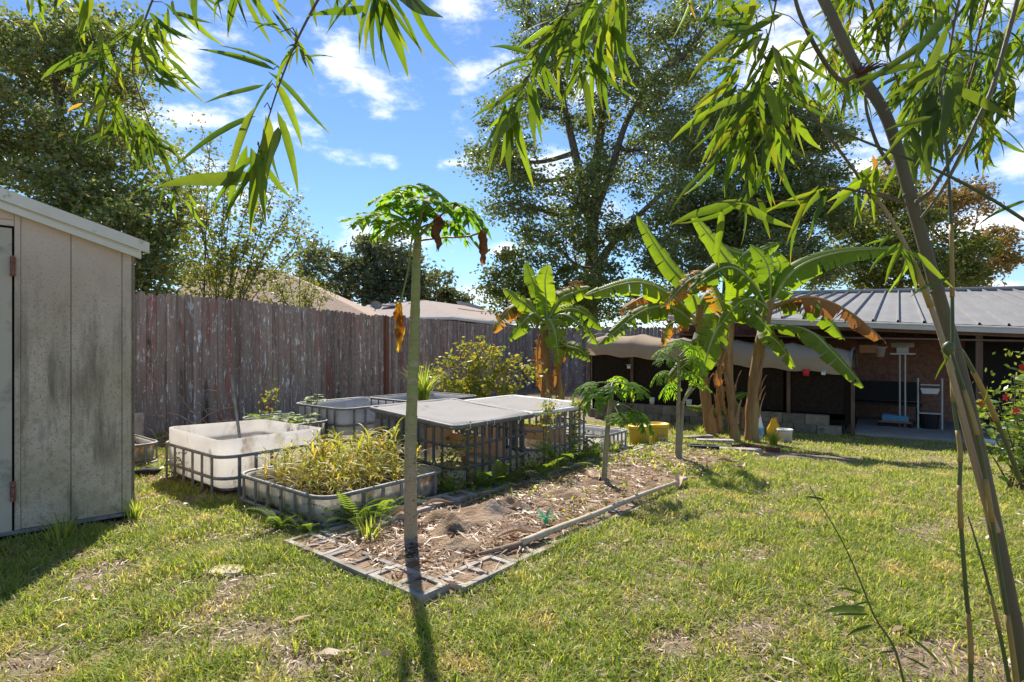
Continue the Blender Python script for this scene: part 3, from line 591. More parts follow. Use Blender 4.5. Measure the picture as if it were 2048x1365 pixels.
# ------------------------------------------------------------------ leaves of every kind
def lance_mesh(name, mat, w=.16, droop=.15, fold=.25, seg=6, curl=0.0, wav=0.0):
    m = MB()
    for i in range(seg+1):
        t = i/seg; hw = w*.5*(math.sin(math.pi*min(1, t**.62*1.0))**.85 if 0 < t < 1 else .02)*(1.0) + .001
        x = t*math.cos(droop*t*.5); z = -droop*t*t*.6; y = curl*t*t + wav*math.sin(t*7)*.02
        m.v += [(x, y-hw, z+hw*fold), (x, y, z), (x, y+hw, z+hw*fold)]; e = min(1, max(0, (t-.55)/.45)); m.a += [.35+.65*e, e*.6, .35+.65*e]
    for i in range(seg):
        a = 3*i; m.f += [(a, a+3, a+4, a+1), (a+1, a+4, a+5, a+2)]
    return m.mesh(name, mat=mat, smooth=True)
BG = [(.06,.11,.018),(.10,.17,.022),(.17,.24,.028),(.08,.13,.02),(.25,.27,.035)]
M['bamboo_leaf'] = leafmat('bamboo_leaf', BG, 'object', .5, .45, .25, edge=((.44,.27,.04), 1.04, 1.34), tint=(1.2,1.2,.35))
M['bamboo_dark'] = leafmat('bamboo_leaf_dark', [(.045,.085,.015),(.075,.12,.02),(.11,.16,.02)], 'object', .4, .45, .3, edge=((.40,.20,.05), 1.15, 1.4))
M['bamboo_dry'] = leafmat('bamboo_leaf_dry', [(.40,.22,.06),(.46,.30,.08),(.42,.36,.06)], 'object', .4, .5, .3, tint=(1.2,.9,.3))
BL = [lance_mesh('leaf', M['bamboo_leaf'], w, d, f, 7, c, wv) for (w, d, f, c, wv) in ((.145,.15,.25,0,1),(.12,.3,.4,.05,0),(.165,.1,.2,-.04,1),(.11,.45,.55,.08,1),(.15,.22,.3,-.09,0),(.13,.05,.5,.03,1),(.14,.6,.6,-.05,1),(.10,.2,.9,.1,1))]
BLD = [lance_mesh('leaf', M['bamboo_dark'], w, d, f, 7, c, wv) for (w, d, f, c, wv) in ((.15,.15,.25,0,1),(.12,.35,.5,.06,0),(.16,.2,.3,-.06,1))]
BLY = [lance_mesh('leaf', M['bamboo_dry'], .16, .2, .4, 7, .03, 1)]
def catmull(pts, n=6):
    pts = [Vector(p) for p in pts]; out = []
    for i in range(len(pts)-1):
        p0, p1, p2, p3 = pts[max(i-1,0)], pts[i], pts[i+1], pts[min(i+2, len(pts)-1)]
        for k in range(n):
            t = k/n; out.append(.5*((2*p1)+(p2-p0)*t+(2*p0-5*p1+4*p2-p3)*t*t+(3*p1-p0-3*p2+p3)*t**3))
    out.append(pts[-1]); return out
def put_leaf(par, base, ang, lpx, Y, rnd, variants=BL, facing=None, depth=.45):
    """ang: 0 = to the right, 90 = straight down"""
    L_ = 1.22*lpx/F*Y; d = Vector((math.cos(R(ang)), rnd.gauss(0, depth), -math.sin(R(ang))))
    n = Vector((rnd.gauss(0, .55), -1, rnd.gauss(.35, .5))) if facing is None else Vector(facing)
    inst('leaf', rnd.choice(variants), dirframe(base, d, n, (L_, L_*rnd.uniform(.65, 1.05), L_*rnd.uniform(.6,1.6))), par)
def bamboo_branch(name, label, main, wpx, fans, seed, variants=BL, mat='twig', group=None, pairs=None, dry=.006, dark=.12):
    rnd = random.Random(seed); pts = catmull([P(*q) for q in main], 6); t = thing(name, label, 'branch', pts[0], group)
    m = MB(); Y0 = main[0][2]; n = len(pts); m.tube(pts, [max(.0012, wpx/F*Y0*.5*(1-.75*i/n)) for i in range(n)], 6); mk('stem', m, M[mat], t, True)
    for (x, y, Y, cnt, lpx, ang, spr) in fans:
        cnt = int(cnt*1.05+.5)
        b = P(x, y, Y); near = min(pts, key=lambda q: (q-b).length)
        if (near-b).length > .015:
            mid = (near+b)/2 + Vector((0,0,.015)); m = MB(); m.tube([near, mid, b], [.0018,.0015,.001], 5); mk('twig', m, M[mat], t, True)
        for k in range(cnt):
            a = ang + (spr*(k/(cnt-1)-.5)*2 if cnt > 1 else 0) + rnd.gauss(0, 6); off = Vector((rnd.gauss(0,.012), rnd.gauss(0,.02), rnd.gauss(0,.015)))*Y
            vs = BLY if rnd.random() < dry else (BLD if rnd.random() < dark else variants)
            put_leaf(t, b+off*.6, a, lpx*rnd.uniform(.6, 1.12), Y, rnd, vs)
    if pairs:
        cnt, lpx, a0, a1 = pairs
        for k in range(cnt):
            i = int((.12+.85*k/(cnt-1))*(n-1)); put_leaf(t, pts[i], (a0 if k % 2 else a1)+rnd.gauss(0, 12), lpx*rnd.uniform(.7, 1.1), Y0, rnd, variants)
    return t

# ---- banana leaves
BANG = [(.10,.165,.025),(.14,.215,.03),(.19,.27,.038)]
M['banana_leaf'] = leafmat('banana_leaf', BANG, 'object', .58, .45, .22, edge=((.34,.24,.04), 1.42, 1.60), tint=(1.35,1.3,.25), ribs=470)
M['banana_brown'] = leafmat('banana_leaf_browning', [(.09,.13,.03),(.15,.17,.04)], 'object', .4, .5, .3, edge=((.40,.20,.05), .55, .95), tint=(1.2,1.05,.35), ribs=470)
M['banana_dead'] = leafmat('banana_leaf_dead', [(.32,.16,.055),(.40,.22,.08)], 'object', .35, .6, .2, edge=((.24,.13,.06), .8, 1.2), tint=(1.05,.8,.4), ribs=470)
def banana_leaf(par, ctrl, width, nrm=(0,-.75,.65), torn=.3, mat='banana_leaf', droop=.5, seed=0, label=None, pet=.10, flip=0):
    width = width*1.3; torn = min(1, torn*1.25+.12)
    """ctrl: four points base..tip (world); blade hangs from the midrib with droop; torn = share of slits"""
    rnd = random.Random(seed); sp = catmull(ctrl, 14); n = len(sp); nrm = Vector(nrm).normalized(); m = MB(); i0 = int(n*pet)
    def fr(i):
        t = (sp[min(i+1, n-1)]-sp[max(i-1, 0)]).normalized(); s = t.cross(nrm)
        if s.length < .05: s = t.cross(Vector((.3,.9,.1)))
        s.normalize(); return t, s, s.cross(t).normalized()
    for side in (-1, 1):
        i = i0
        while i < n-1:
            run = 1 if rnd.random() < torn*.7 else rnd.randint(2, 7)
            j = min(n-1, i+run); dr = droop + rnd.gauss(0, .22*torn+.05); back = rnd.gauss(0, .05*torn)
            for k in range(i, j+1):
                f = (k-i0)/(n-1-i0); hw = width*.5*(math.sin(math.pi*(min(1, f*.93+.07))**.75)**.55 if f < 1 else .05)
                t, s, u_ = fr(k); s = s*side; gap = 0
                if torn > .05 and k == i: gap = rnd.uniform(.0, .03)*torn*2
                if torn > .05 and k == j: gap = -rnd.uniform(.0, .03)*torn*2
                for e in (0, .35, .7, 1.0):
                    a = dr*e; p = sp[k] + s*hw*e*math.cos(a*.8) + u_*(-hw*e*math.sin(a*.8)*.9 + .06*hw*math.sin(e*3.1)) + t*(gap*e*width*1.5 + back*e)
                    p = p + u_*rnd.gauss(0, .004)*e; m.v.append(tuple(p)); m.a.append(e*.8+.2*f); m.rb.append(f)
            o = len(m.v) - 4*(j-i+1)
            for k in range(j-i):
                for e in range(3): m.f.append((o+4*k+e, o+4*k+4+e, o+4*k+5+e, o+4*k+1+e))
            i = j
    lf = mk('leaf', m, M[mat], par, True, label=label)
    m = MB(); m.tube(sp, [max(.003, .028*(1-i/n)**.8*width/.45) for i in range(n)], 6); mk('midrib', m, M['banana_rib' if mat != 'banana_dead' else 'petiole_dead'], lf, True)
def bleaf(par, pxs, width, **kw): banana_leaf(par, [P(*q) for q in pxs], width, **kw)
def pseudostem(par, pts, r0, r1, seed, name='pseudostem'):
    rnd = random.Random(seed); sp = catmull(pts, 6); n = len(sp); m = MB(); m.tube(sp, [r0+(r1-r0)*i/(n-1)+.012*math.sin(i*1.7+seed) * (1-i/n) for i in range(n)], 12); mk(name, m, M['banana_stem'], par, True)
    for k in range(5):       # dry sheath flaps peeling off the stem
        i = rnd.randint(1, n-4); a = rnd.uniform(2.5, 6.5); L_ = rnd.uniform(.18, .45); b = sp[i]; r_ = r0+(r1-r0)*i/(n-1); d = Vector((math.cos(a), math.sin(a), 0)); s = Vector((-d.y, d.x, 0))
        m = MB(); pp = []
        for q in range(6):
            f = q/5; c_ = b + d*(r_+.012+.09*f*f) + ZD*(L_*(f if rnd.random() < 2 else -f)); w = .055*(1-f*.8)
            pp += [c_-s*w - d*w*.35, c_+d*.008, c_+s*w - d*w*.35]
        m.grid(pp, 6, 3); mk('sheath', m, M['banana_sheath'], par, True)

# ---- papaya leaves
M['papaya_leaf'] = leafmat('papaya_leaf', [(.10,.20,.03),(.15,.27,.035),(.21,.33,.045)], 'object', .58, .6, .12, tint=(1.3,1.25,.3))
M['papaya_dead'] = leafmat('papaya_leaf_dead', [(.24,.11,.04),(.32,.16,.06)], 'object', .35, .7, .2, tint=(1.1,.8,.4), patch=((.13,.06,.03), 14, .52))
M['papaya_yellow'] = leafmat('papaya_leaf_yellow', [(.55,.38,.03),(.62,.45,.03)], 'object', .5, .6, .3, tint=(1.1,.95,.3), patch=((.25,.10,.02), 12, .50))
def papaya_blade_mesh(name, mat, seed, droop=.35):
    rnd = random.Random(seed); m = MB()
    def lobe(o, a, L_, w, zoff=0):
        d = Vector((math.cos(a), math.sin(a), 0)); s = Vector((-d.y, d.x, 0)); seg = 4; b = len(m.v)
        for i in range(seg+1):
            t = i/seg; hw = w*(.55+.45*math.sin(math.pi*min(1, t*.8+.2)))*(1-t**2.2) + .002; p = Vector(o) + d*L_*t; rr = math.hypot(p.x, p.y); z = -droop*rr*rr + zoff
            for q, lift in ((p-s*hw, .25*hw), (p, 0), (p+s*hw, .25*hw)): m.v.append((q.x, q.y, z+lift))
        for i in range(seg):
            k = b+3*i; m.f += [(k, k+3, k+4, k+1), (k+1, k+4, k+5, k+2)]
    angs = [-150, -100, -52, 0, 52, 100, 150]
    for a in angs:
        L_ = (1.0 if abs(a) < 60 else .82 if abs(a) < 120 else .55)*rnd.uniform(.9, 1.08); A = R(a+rnd.gauss(0, 4)); lobe((0,0,0), A, L_, .122)
        for (f, l2) in ((.40,.40),(.62,.36),(.80,.22)):
            for sg in (-1, 1):
                if abs(a) > 120 and f > .7: continue
                o = (math.cos(A)*L_*f, math.sin(A)*L_*f, .002); lobe(o, A+sg*R(48+rnd.gauss(0, 6)), L_*l2*rnd.uniform(.8, 1.15), .086, .002)
    return m.mesh(name, mat=mat, smooth=True)
PB = [papaya_blade_mesh('leaf', M['papaya_leaf'], s, d) for s, d in ((1,.42),(2,.7),(3,.3),(4,.9))]
def papaya_leaf(par, a, b, size, nrm, fwd, var, pr=.006):
    a, b = Vector(a), Vector(b); o = inst('leaf', PB[var % 4], dirframe(b, fwd, nrm, size), par)
    m = MB(); mid = (a+b)/2 + Vector((0,0,.04*(b-a).length)); m.tube(catmull([a, mid, b], 4), [pr*1.3, pr*1.2, pr*1.1, pr, pr, pr*.9, pr*.8, pr*.7, pr*.6], 6)
    p = bpy.data.objects.new('petiole', m.mesh('petiole', ORG[par.name], True, M['petiole'])); COL.objects.link(p); p.parent = par
def dead_hang(par, top, L_, W_, mat, seed, name='withered_leaf'):
    rnd = random.Random(seed); m = MB(); n = 9; k = 10; top = Vector(top); pts = []
    for i in range(n+1):
        t = i/n; r_ = W_*(.25+.85*math.sin(math.pi*min(1, t*.8+.1)))*(1-.35*t)
        for j in range(k+1):
            a = 2*math.pi*j/k; q = r_*(.6+.5*math.sin(a*3+i*.9+seed)+rnd.uniform(-.2,.2)); pts.append(top + Vector((q*math.cos(a), q*math.sin(a)*.8, -L_*t*(1+.12*math.sin(a*2+seed)))))
    m.grid(pts, n+1, k+1); mk(name, m, M[mat], par, True)

# ---- ferns, ginger, foliage clouds
M['fern'] = leafmat('fern', [(.09,.16,.03),(.14,.22,.04),(.22,.29,.06)], 'object', .5, .5, .3)
M['ginger'] = leafmat('ginger', [(.14,.20,.03),(.28,.33,.05),(.42,.40,.08),(.52,.47,.12),(.48,.26,.07)], 'island', .45, .5, .3, tint=(1.2,1.05,.4))
def frond_mesh(name, mat, pairs=17, arch=.55, pw=.16):
    m = MB()
    for i in range(pairs):
        t = (i+.6)/pairs; c_ = Vector((t, 0, arch*t - arch*1.25*t*t)); L_ = pw*math.sin(math.pi*min(1, t*.86+.14))**.8*1.0 + .01
        for sg in (-1, 1):
            d = Vector((.35, sg, -.12)).normalized()*L_; w = Vector((.021, 0, 0)); b = len(m.v)
            m.v += [tuple(c_-w*.5), tuple(c_+d*.5-w*.7), tuple(c_+d), tuple(c_+d*.5+w*.9), tuple(c_+w*.6)]; m.f += [(b,b+1,b+3,b+4), (b+1,b+2,b+3)]
    m.tube([(t/6, 0, arch*t/6-arch*1.25*(t/6)**2) for t in range(7)], [.006*(1-t/8) for t in range(7)], 4, False); return m.mesh(name, mat=mat)
FR = [frond_mesh('frond', M['fern'], 17, .55, .17), frond_mesh('frond', M['fern'], 20, .8, .14), frond_mesh('frond', M['fern'], 15, .35, .2)]
def fern(px, py, label, n=8, size=.35, seed=0, z=0.0, a0=None, ar=360):
    rnd = random.Random(seed); p = G(px, py, z); t = thing('fern', label, 'fern', p, 'ferns')
    for k in range(n):
        a = R((a0 if a0 is not None else 0) + ar*(k/n-.5*(a0 is not None)) + rnd.gauss(0, 14)); e = rnd.uniform(.35, 1.15); d = Vector((math.cos(a)*math.cos(e), math.sin(a)*math.cos(e), math.sin(e)))
        inst('frond', FR[k % 3], dirframe(p, d, ZD, size*rnd.uniform(.85, 1.35)), t)
    return t
def cane_mesh(name, seed, H=1.0, nl=10, ll=.42, lw=.07, mat='ginger'):
    rnd = random.Random(seed); m = MB(); bend = rnd.uniform(-.15, .15)
    m.tube([(bend*t*t/16, 0, H*t/4) for t in range(5)], [.014*(1-t/6) for t in range(5)], 5, False)
    for k in range(nl):
        f = .25+.75*k/nl; c_ = Vector((bend*f*f, 0, H*f)); a = (0 if k % 2 else math.pi)+rnd.gauss(0, .5); e = rnd.uniform(.45, 1.2); d = Vector((math.cos(a)*math.cos(e), math.sin(a)*math.cos(e), math.sin(e))); s = Vector((-math.sin(a), math.cos(a), 0)); L_ = ll*rnd.uniform(.6, 1.1); b = len(m.v)
        for i in range(5):
            t = i/4; w = lw*.5*math.sin(math.pi*min(.98, t*.85+.13))*(1 if i < 4 else .1); q = c_+d*L_*t - ZD*L_*.42*t*t; m.v += [tuple(q-s*w+ZD*w*.3), tuple(q), tuple(q+s*w+ZD*w*.3)]
        for i in range(4): q = b+3*i; m.f += [(q,q+3,q+4,q+1),(q+1,q+4,q+5,q+2)]
    return m.mesh(name, mat=M[mat], smooth=True)
def leafcloud(pts, size, rnd_seed, aspect=.5, up=.3, droop=0):
    """numpy: one diamond leaf (bent quad pair) at each point"""
    r = np.random.default_rng(rnd_seed); n = len(pts); d = r.normal(0, 1, (n, 3)); d[:, 2] = d[:, 2]*.7 - droop; d /= np.linalg.norm(d, axis=1)[:, None]
    q = r.normal(0, 1, (n, 3)); q[:, 2] *= .5; s = np.cross(d, q); s /= np.linalg.norm(s, axis=1)[:, None]+1e-9; L_ = size*r.uniform(.55, 1.35, n)[:, None]
    V = np.stack([pts-d*L_*.5, pts+s*L_*aspect*.5, pts+d*L_*.5, pts-s*L_*aspect*.5], 1).reshape(-1, 3); b = (np.arange(n)*4)[:, None]
    return V, b+np.array([[0,1,2,3]])
def cloud_obj(name, pts, size, mat, parent, seed, aspect=.5, droop=0, **kw):
    V, Fq = leafcloud(np.asarray(pts), size, seed, aspect, droop=droop); V = V - np.array(ORG[parent.name])[None]
    o = bpy.data.objects.new(name, npmesh(name, V, Fq, M[mat])); COL.objects.link(o); o.parent = parent; ORG[o.name] = ORG[parent.name]; return tag(o, **kw)

# ------------------------------------------------------------------ background trees
M['leaf_dark'] = leafmat('leaf_dark', [(.08,.12,.045),(.12,.17,.06),(.17,.22,.075),(.21,.22,.085),(.13,.16,.075)], tint=(1.08,1.08,.5), trans=.42, rough=.42, spec=.5)
M['leaf_left'] = leafmat('leaf_left', [(.095,.14,.055),(.145,.20,.07),(.20,.255,.09),(.27,.23,.10),(.155,.19,.085)], tint=(1.08,1.08,.5), trans=.45, rough=.4, spec=.5)
M['leaf_light'] = leafmat('leaf_light', [(.09,.14,.03),(.15,.20,.04),(.20,.23,.05),(.24,.18,.05)], trans=.4)
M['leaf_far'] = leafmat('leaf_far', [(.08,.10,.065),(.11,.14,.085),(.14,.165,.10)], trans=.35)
M['leaf_green'] = leafmat('leaf_green', [(.08,.11,.02),(.12,.15,.03),(.17,.19,.035)], trans=.35)
M['leaf_autumn'] = leafmat('leaf_autumn', [(.22,.15,.05),(.27,.19,.06),(.25,.21,.06),(.18,.15,.05)], trans=.35, tint=(1.1,.9,.5))
M['leaf_bush'] = leafmat('leaf_bush', [(.12,.17,.035),(.20,.25,.05),(.30,.30,.07),(.34,.25,.07)], trans=.45)
def tree(name, label, lobes, trunk, nleaf, lsize, leafm, barkm, seed, tr0=.3, clump=.45, twigs=.5, cat='tree', crown='crown', limbs=None, shell=.35, far=1.0):
    """lobes: (px, py, rx, ry, Y) ellipsoids in the crown; trunk: list of (px, py, Y) from the ground up"""
    lobes = [(a, b, c_, d, e*far) for a, b, c_, d, e in lobes]; trunk = [(a, b, e*far) for a, b, e in trunk]; limbs = [([(a, b, e*far) for a, b, e in lp], lw*far) for lp, lw in (limbs or [])]; lsize *= far; clump *= far; tr0 *= far
    rnd = random.Random(seed); r = np.random.default_rng(seed); tp = [P(*q) for q in trunk]; tp[0].z = gh(tp[0].x, tp[0].y)-.1
    t = thing(name, label, cat, tp[0]); sp = catmull(tp, 5); n = len(sp); m = MB(); m.tube(sp, [tr0*(1-.62*i/n) for i in range(n)], 10); mk('trunk', m, M[barkm], t, True)
    for (lp, lw) in (limbs or []):
        q = catmull([P(*z) for z in lp], 5); m = MB(); m.tube(q, [lw*(1-.7*i/len(q)) for i in range(len(q))], 8); mk('limb', m, M[barkm], t, True); sp = sp + q; n = len(sp)
    pts = []; tot = sum(l[2]*l[3] for l in lobes); mb2 = MB(); mb3 = MB()
    for l in lobes:
        c_ = P(l[0], l[1], l[4]); rx, rz = l[2]/F*l[4], l[3]/F*l[4]; ry = (rx+rz)/2
        near = min(sp[n//4:], key=lambda q: (q-c_).length + .6*max(0, q.z-c_.z)*1.0); a = near; mid = a.lerp(c_, .5) + Vector((rnd.gauss(0,.12), rnd.gauss(0,.12), -.12*(c_-a).length)); limb = catmull([a, mid, c_], 5)
        r_ = tr0*.30*min(1, .4+(rx*rz)**.5*.4); mb2 = MB(); mb2.tube(limb, [max(.012, r_*(1-.75*i/len(limb))) for i in range(len(limb))], 7); mk('limb', mb2, M[barkm], t, True)
        nl = int(nleaf*l[2]*l[3]/tot); nc = max(6, int(3.2*(rx*rz)/(clump*clump)))
        for k in range(nc):
            d = r.normal(0, 1, 3); d /= np.linalg.norm(d); rad = r.uniform(0, 1)**shell; q = Vector((c_.x+d[0]*rx*rad, c_.y+d[1]*ry*rad, c_.z+d[2]*rz*rad)); nn = int(nl/nc*r.uniform(.5, 1.5)); sg = clump*r.uniform(.35, .75)
            pts.append(np.array(q)[None]+r.normal(0, 1, (nn, 3))*np.array([sg, sg, sg*.62])[None])
            if rnd.random() < twigs:
                b = limb[rnd.randint(len(limb)//2, len(limb)-1)]; md = b.lerp(q, .55)+Vector((rnd.gauss(0,.06), rnd.gauss(0,.06), rnd.gauss(.05,.08)))*rx; mb3.tube([b, md, q], [max(.006, r_*.22), max(.005, r_*.14), .004], 4, False)
    if mb3.v: mk('twigs', mb3, M[barkm], t, True, kind='stuff')
    cloud_obj(crown, np.concatenate(pts), lsize, leafm, t, seed+50); return t
YL = 11.0
tree('evergreen_tree', 'dense dark green tree rising behind the shed and fence on the left',
     [(130,190,170,120,YL),(40,110,130,100,YL+.5),(230,110,110,80,YL),(50,320,150,110,YL),(190,330,140,110,YL-.4),(90,450,150,110,YL-.6),(240,470,110,120,YL-.8),(330,520,75,95,YL-.6),(320,420,60,75,YL-.3),(150,60,90,50,YL),(-60,240,120,160,YL),(290,560,60,50,YL-1)],
     [(150,880,YL),(150,600,YL),(130,350,YL),(110,120,YL)], 56000, .10, 'leaf_left', 'bark', 11, .14, .36, .6, far=1.5)
tree('oak_tree', 'towering dark leaved oak with forked trunk behind the banana plants',
     [(1010,310,80,80,20),(1060,200,90,90,20),(1130,90,100,80,20),(1250,40,120,80,20.5),(1370,110,110,100,21),(1200,190,110,90,19.5),(1050,410,80,70,19.5),(1150,400,100,80,19),(1280,300,110,100,19.5),(1120,500,110,50,19),(1260,460,120,70,18.5),(1000,330,60,50,19),(1420,30,90,60,21),(1080,20,70,50,20),(1340,220,90,80,20),(1200,560,90,40,18),(1040,580,60,45,21),(1120,610,90,40,20),(1230,610,90,40,19),(1330,600,80,40,18)],
     [(1185,800,20),(1180,600,20),(1186,480,20),(1190,420,20)], 62000, .14, 'leaf_dark', 'bark_oak', 12, .34, .50, .8, far=1.75, limbs=[([(1186,470,20),(1160,350,20),(1135,240,20),(1110,120,20)], .2), ([(1190,430,20),(1192,330,20),(1205,220,20),(1190,80,20)], .22), ([(1192,420,20),(1225,330,19.5),(1260,230,19.5),(1330,130,20)], .17), ([(1186,540,19.5),(1240,470,19),(1310,400,18.5),(1360,350,18)], .14)])
tree('broad_oak_tree', 'broad shadowy oak to the right with a thick brown trunk above the canopy',
     [(1420,300,110,100,17.5),(1490,400,130,100,17),(1570,320,110,110,17.5),(1620,440,80,90,17),(1400,430,110,90,16.5),(1500,520,130,60,16.5),(1620,540,80,40,16.5),(1350,520,90,50,16.5),(1530,220,80,70,18),(1640,270,60,60,18),(1660,380,40,60,17.5),(1480,240,70,60,18)],
     [(1462,800,17),(1460,600,17),(1470,480,17),(1500,340,17)], 62000, .125, 'leaf_dark', 'bark_oak', 13, .30, .46, .6, far=1.7)
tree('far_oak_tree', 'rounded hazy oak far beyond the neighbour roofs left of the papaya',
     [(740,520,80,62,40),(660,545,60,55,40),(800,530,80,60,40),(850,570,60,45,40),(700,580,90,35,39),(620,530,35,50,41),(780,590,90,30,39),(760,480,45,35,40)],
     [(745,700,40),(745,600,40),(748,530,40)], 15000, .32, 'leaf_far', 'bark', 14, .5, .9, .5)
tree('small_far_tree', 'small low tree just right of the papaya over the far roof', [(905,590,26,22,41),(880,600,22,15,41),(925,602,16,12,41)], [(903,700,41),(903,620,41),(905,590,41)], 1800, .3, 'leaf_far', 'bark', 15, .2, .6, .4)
tree('hedge_tree', 'bushy green tree low down left of the left banana plant', [(1020,540,38,50,24),(1000,600,45,40,24),(1060,600,60,50,24),(1100,560,60,50,24),(1180,600,70,40,24)], [(1040,720,24),(1040,640,24),(1045,580,24)], 9000, .17, 'leaf_green', 'bark', 16, .2, .5, .4, far=1.15)
tree('maple_tree', 'light green tree above the metal roof behind the bamboo', [(1790,480,90,70,26),(1720,530,70,55,26),(1880,520,90,60,26),(1830,560,110,35,25),(1930,560,50,30,26),(1700,470,40,50,26),(1780,400,50,50,26)], [(1800,760,26),(1800,640,26),(1800,520,26)], 20000, .19, 'leaf_green', 'bark', 17, .25, .6, .5, far=1.2)
tree('autumn_tree', 'rusty brown autumn tree at the right above the metal roof', [(1900,420,70,50,29),(1960,390,35,35,29),(1960,500,60,50,29),(2010,500,35,50,29),(1850,440,70,45,29),(1780,370,50,55,29),(1960,550,50,28,29),(1740,430,40,35,29)], [(1930,760,29),(1930,640,29),(1925,500,29)], 11000, .2, 'leaf_autumn', 'bark', 18, .2, .55, .8, far=1.2)
def vase_shrub(name, label, base, stems, nleaf, ls, lm, seed, Y, cat='shrub', r0=.02, bark='bark'):
    rnd = random.Random(seed); r = np.random.default_rng(seed); b = P(base[0], base[1], Y); b.z = gh(b.x, b.y); t = thing(name, label, cat, b); pts = []; n = len(stems)
    for (x, y, dy) in stems:
        e = P(x, y, Y+dy); a = b+Vector((rnd.gauss(0,.12), rnd.gauss(0,.12), 0)); mid = a.lerp(e, .45)+Vector((rnd.gauss(0,.05)-(e.x-a.x)*.22, 0, .08)); sp = catmull([a, mid, e], 7); m = MB(); m.tube(sp, [r0*(1-.85*i/len(sp)) for i in range(len(sp))], 5)
        for k in range(7):
            i = rnd.randint(5, len(sp)-2); q = sp[i]; L_ = (sp[-1]-sp[0]).length; e2 = q+Vector((rnd.gauss(0,.10), rnd.gauss(0,.08), rnd.uniform(.04,.20)))*L_*.8; m.tube([q, q.lerp(e2, .5)+Vector((0,0,.02)), e2], [r0*.35, r0*.25, .003], 4, False)
            nn = int(nleaf/n/7*.65); f = r.uniform(.2, 1.1, nn)[:, None]; pts.append(np.array(q)[None]*(1-f)+np.array(e2)[None]*f+r.normal(0, .05*L_*.55, (nn, 3)))
        nn = int(nleaf/n*.35); f = r.uniform(.5, 1.05, nn)[:, None]; pts.append(np.array(sp[len(sp)//2])[None]*(1-f)+np.array(e)[None]*f+r.normal(0, .07, (nn, 3)))
        mk('stem', m, M[bark], t, True)
    cloud_obj('foliage', np.concatenate(pts), ls, lm, t, seed+1); return t
vase_shrub('crape_myrtle', 'airy many stemmed shrub above the fence left of the far oak', (440,830), [(360,300,0),(390,350,.3),(420,290,-.2),(450,380,0),(470,310,.3),(490,420,-.2),(520,400,.2),(550,370,0),(590,400,0),(560,450,.3),(600,480,-.2),(400,430,.4),(440,460,-.3),(520,500,.3),(470,500,0),(370,470,.2)], 8200, .075, 'leaf_light', 21, 10.6)
vase_shrub('crape_shrub', 'low twiggy pale shrub peeping over the fence before the brown roof', (590,800), [(540,540,0),(570,520,.2),(600,545,-.2),(630,560,0),(650,580,.2),(560,580,.3),(610,590,-.2),(520,570,0)], 3600, .06, 'leaf_light', 22, 11.5)

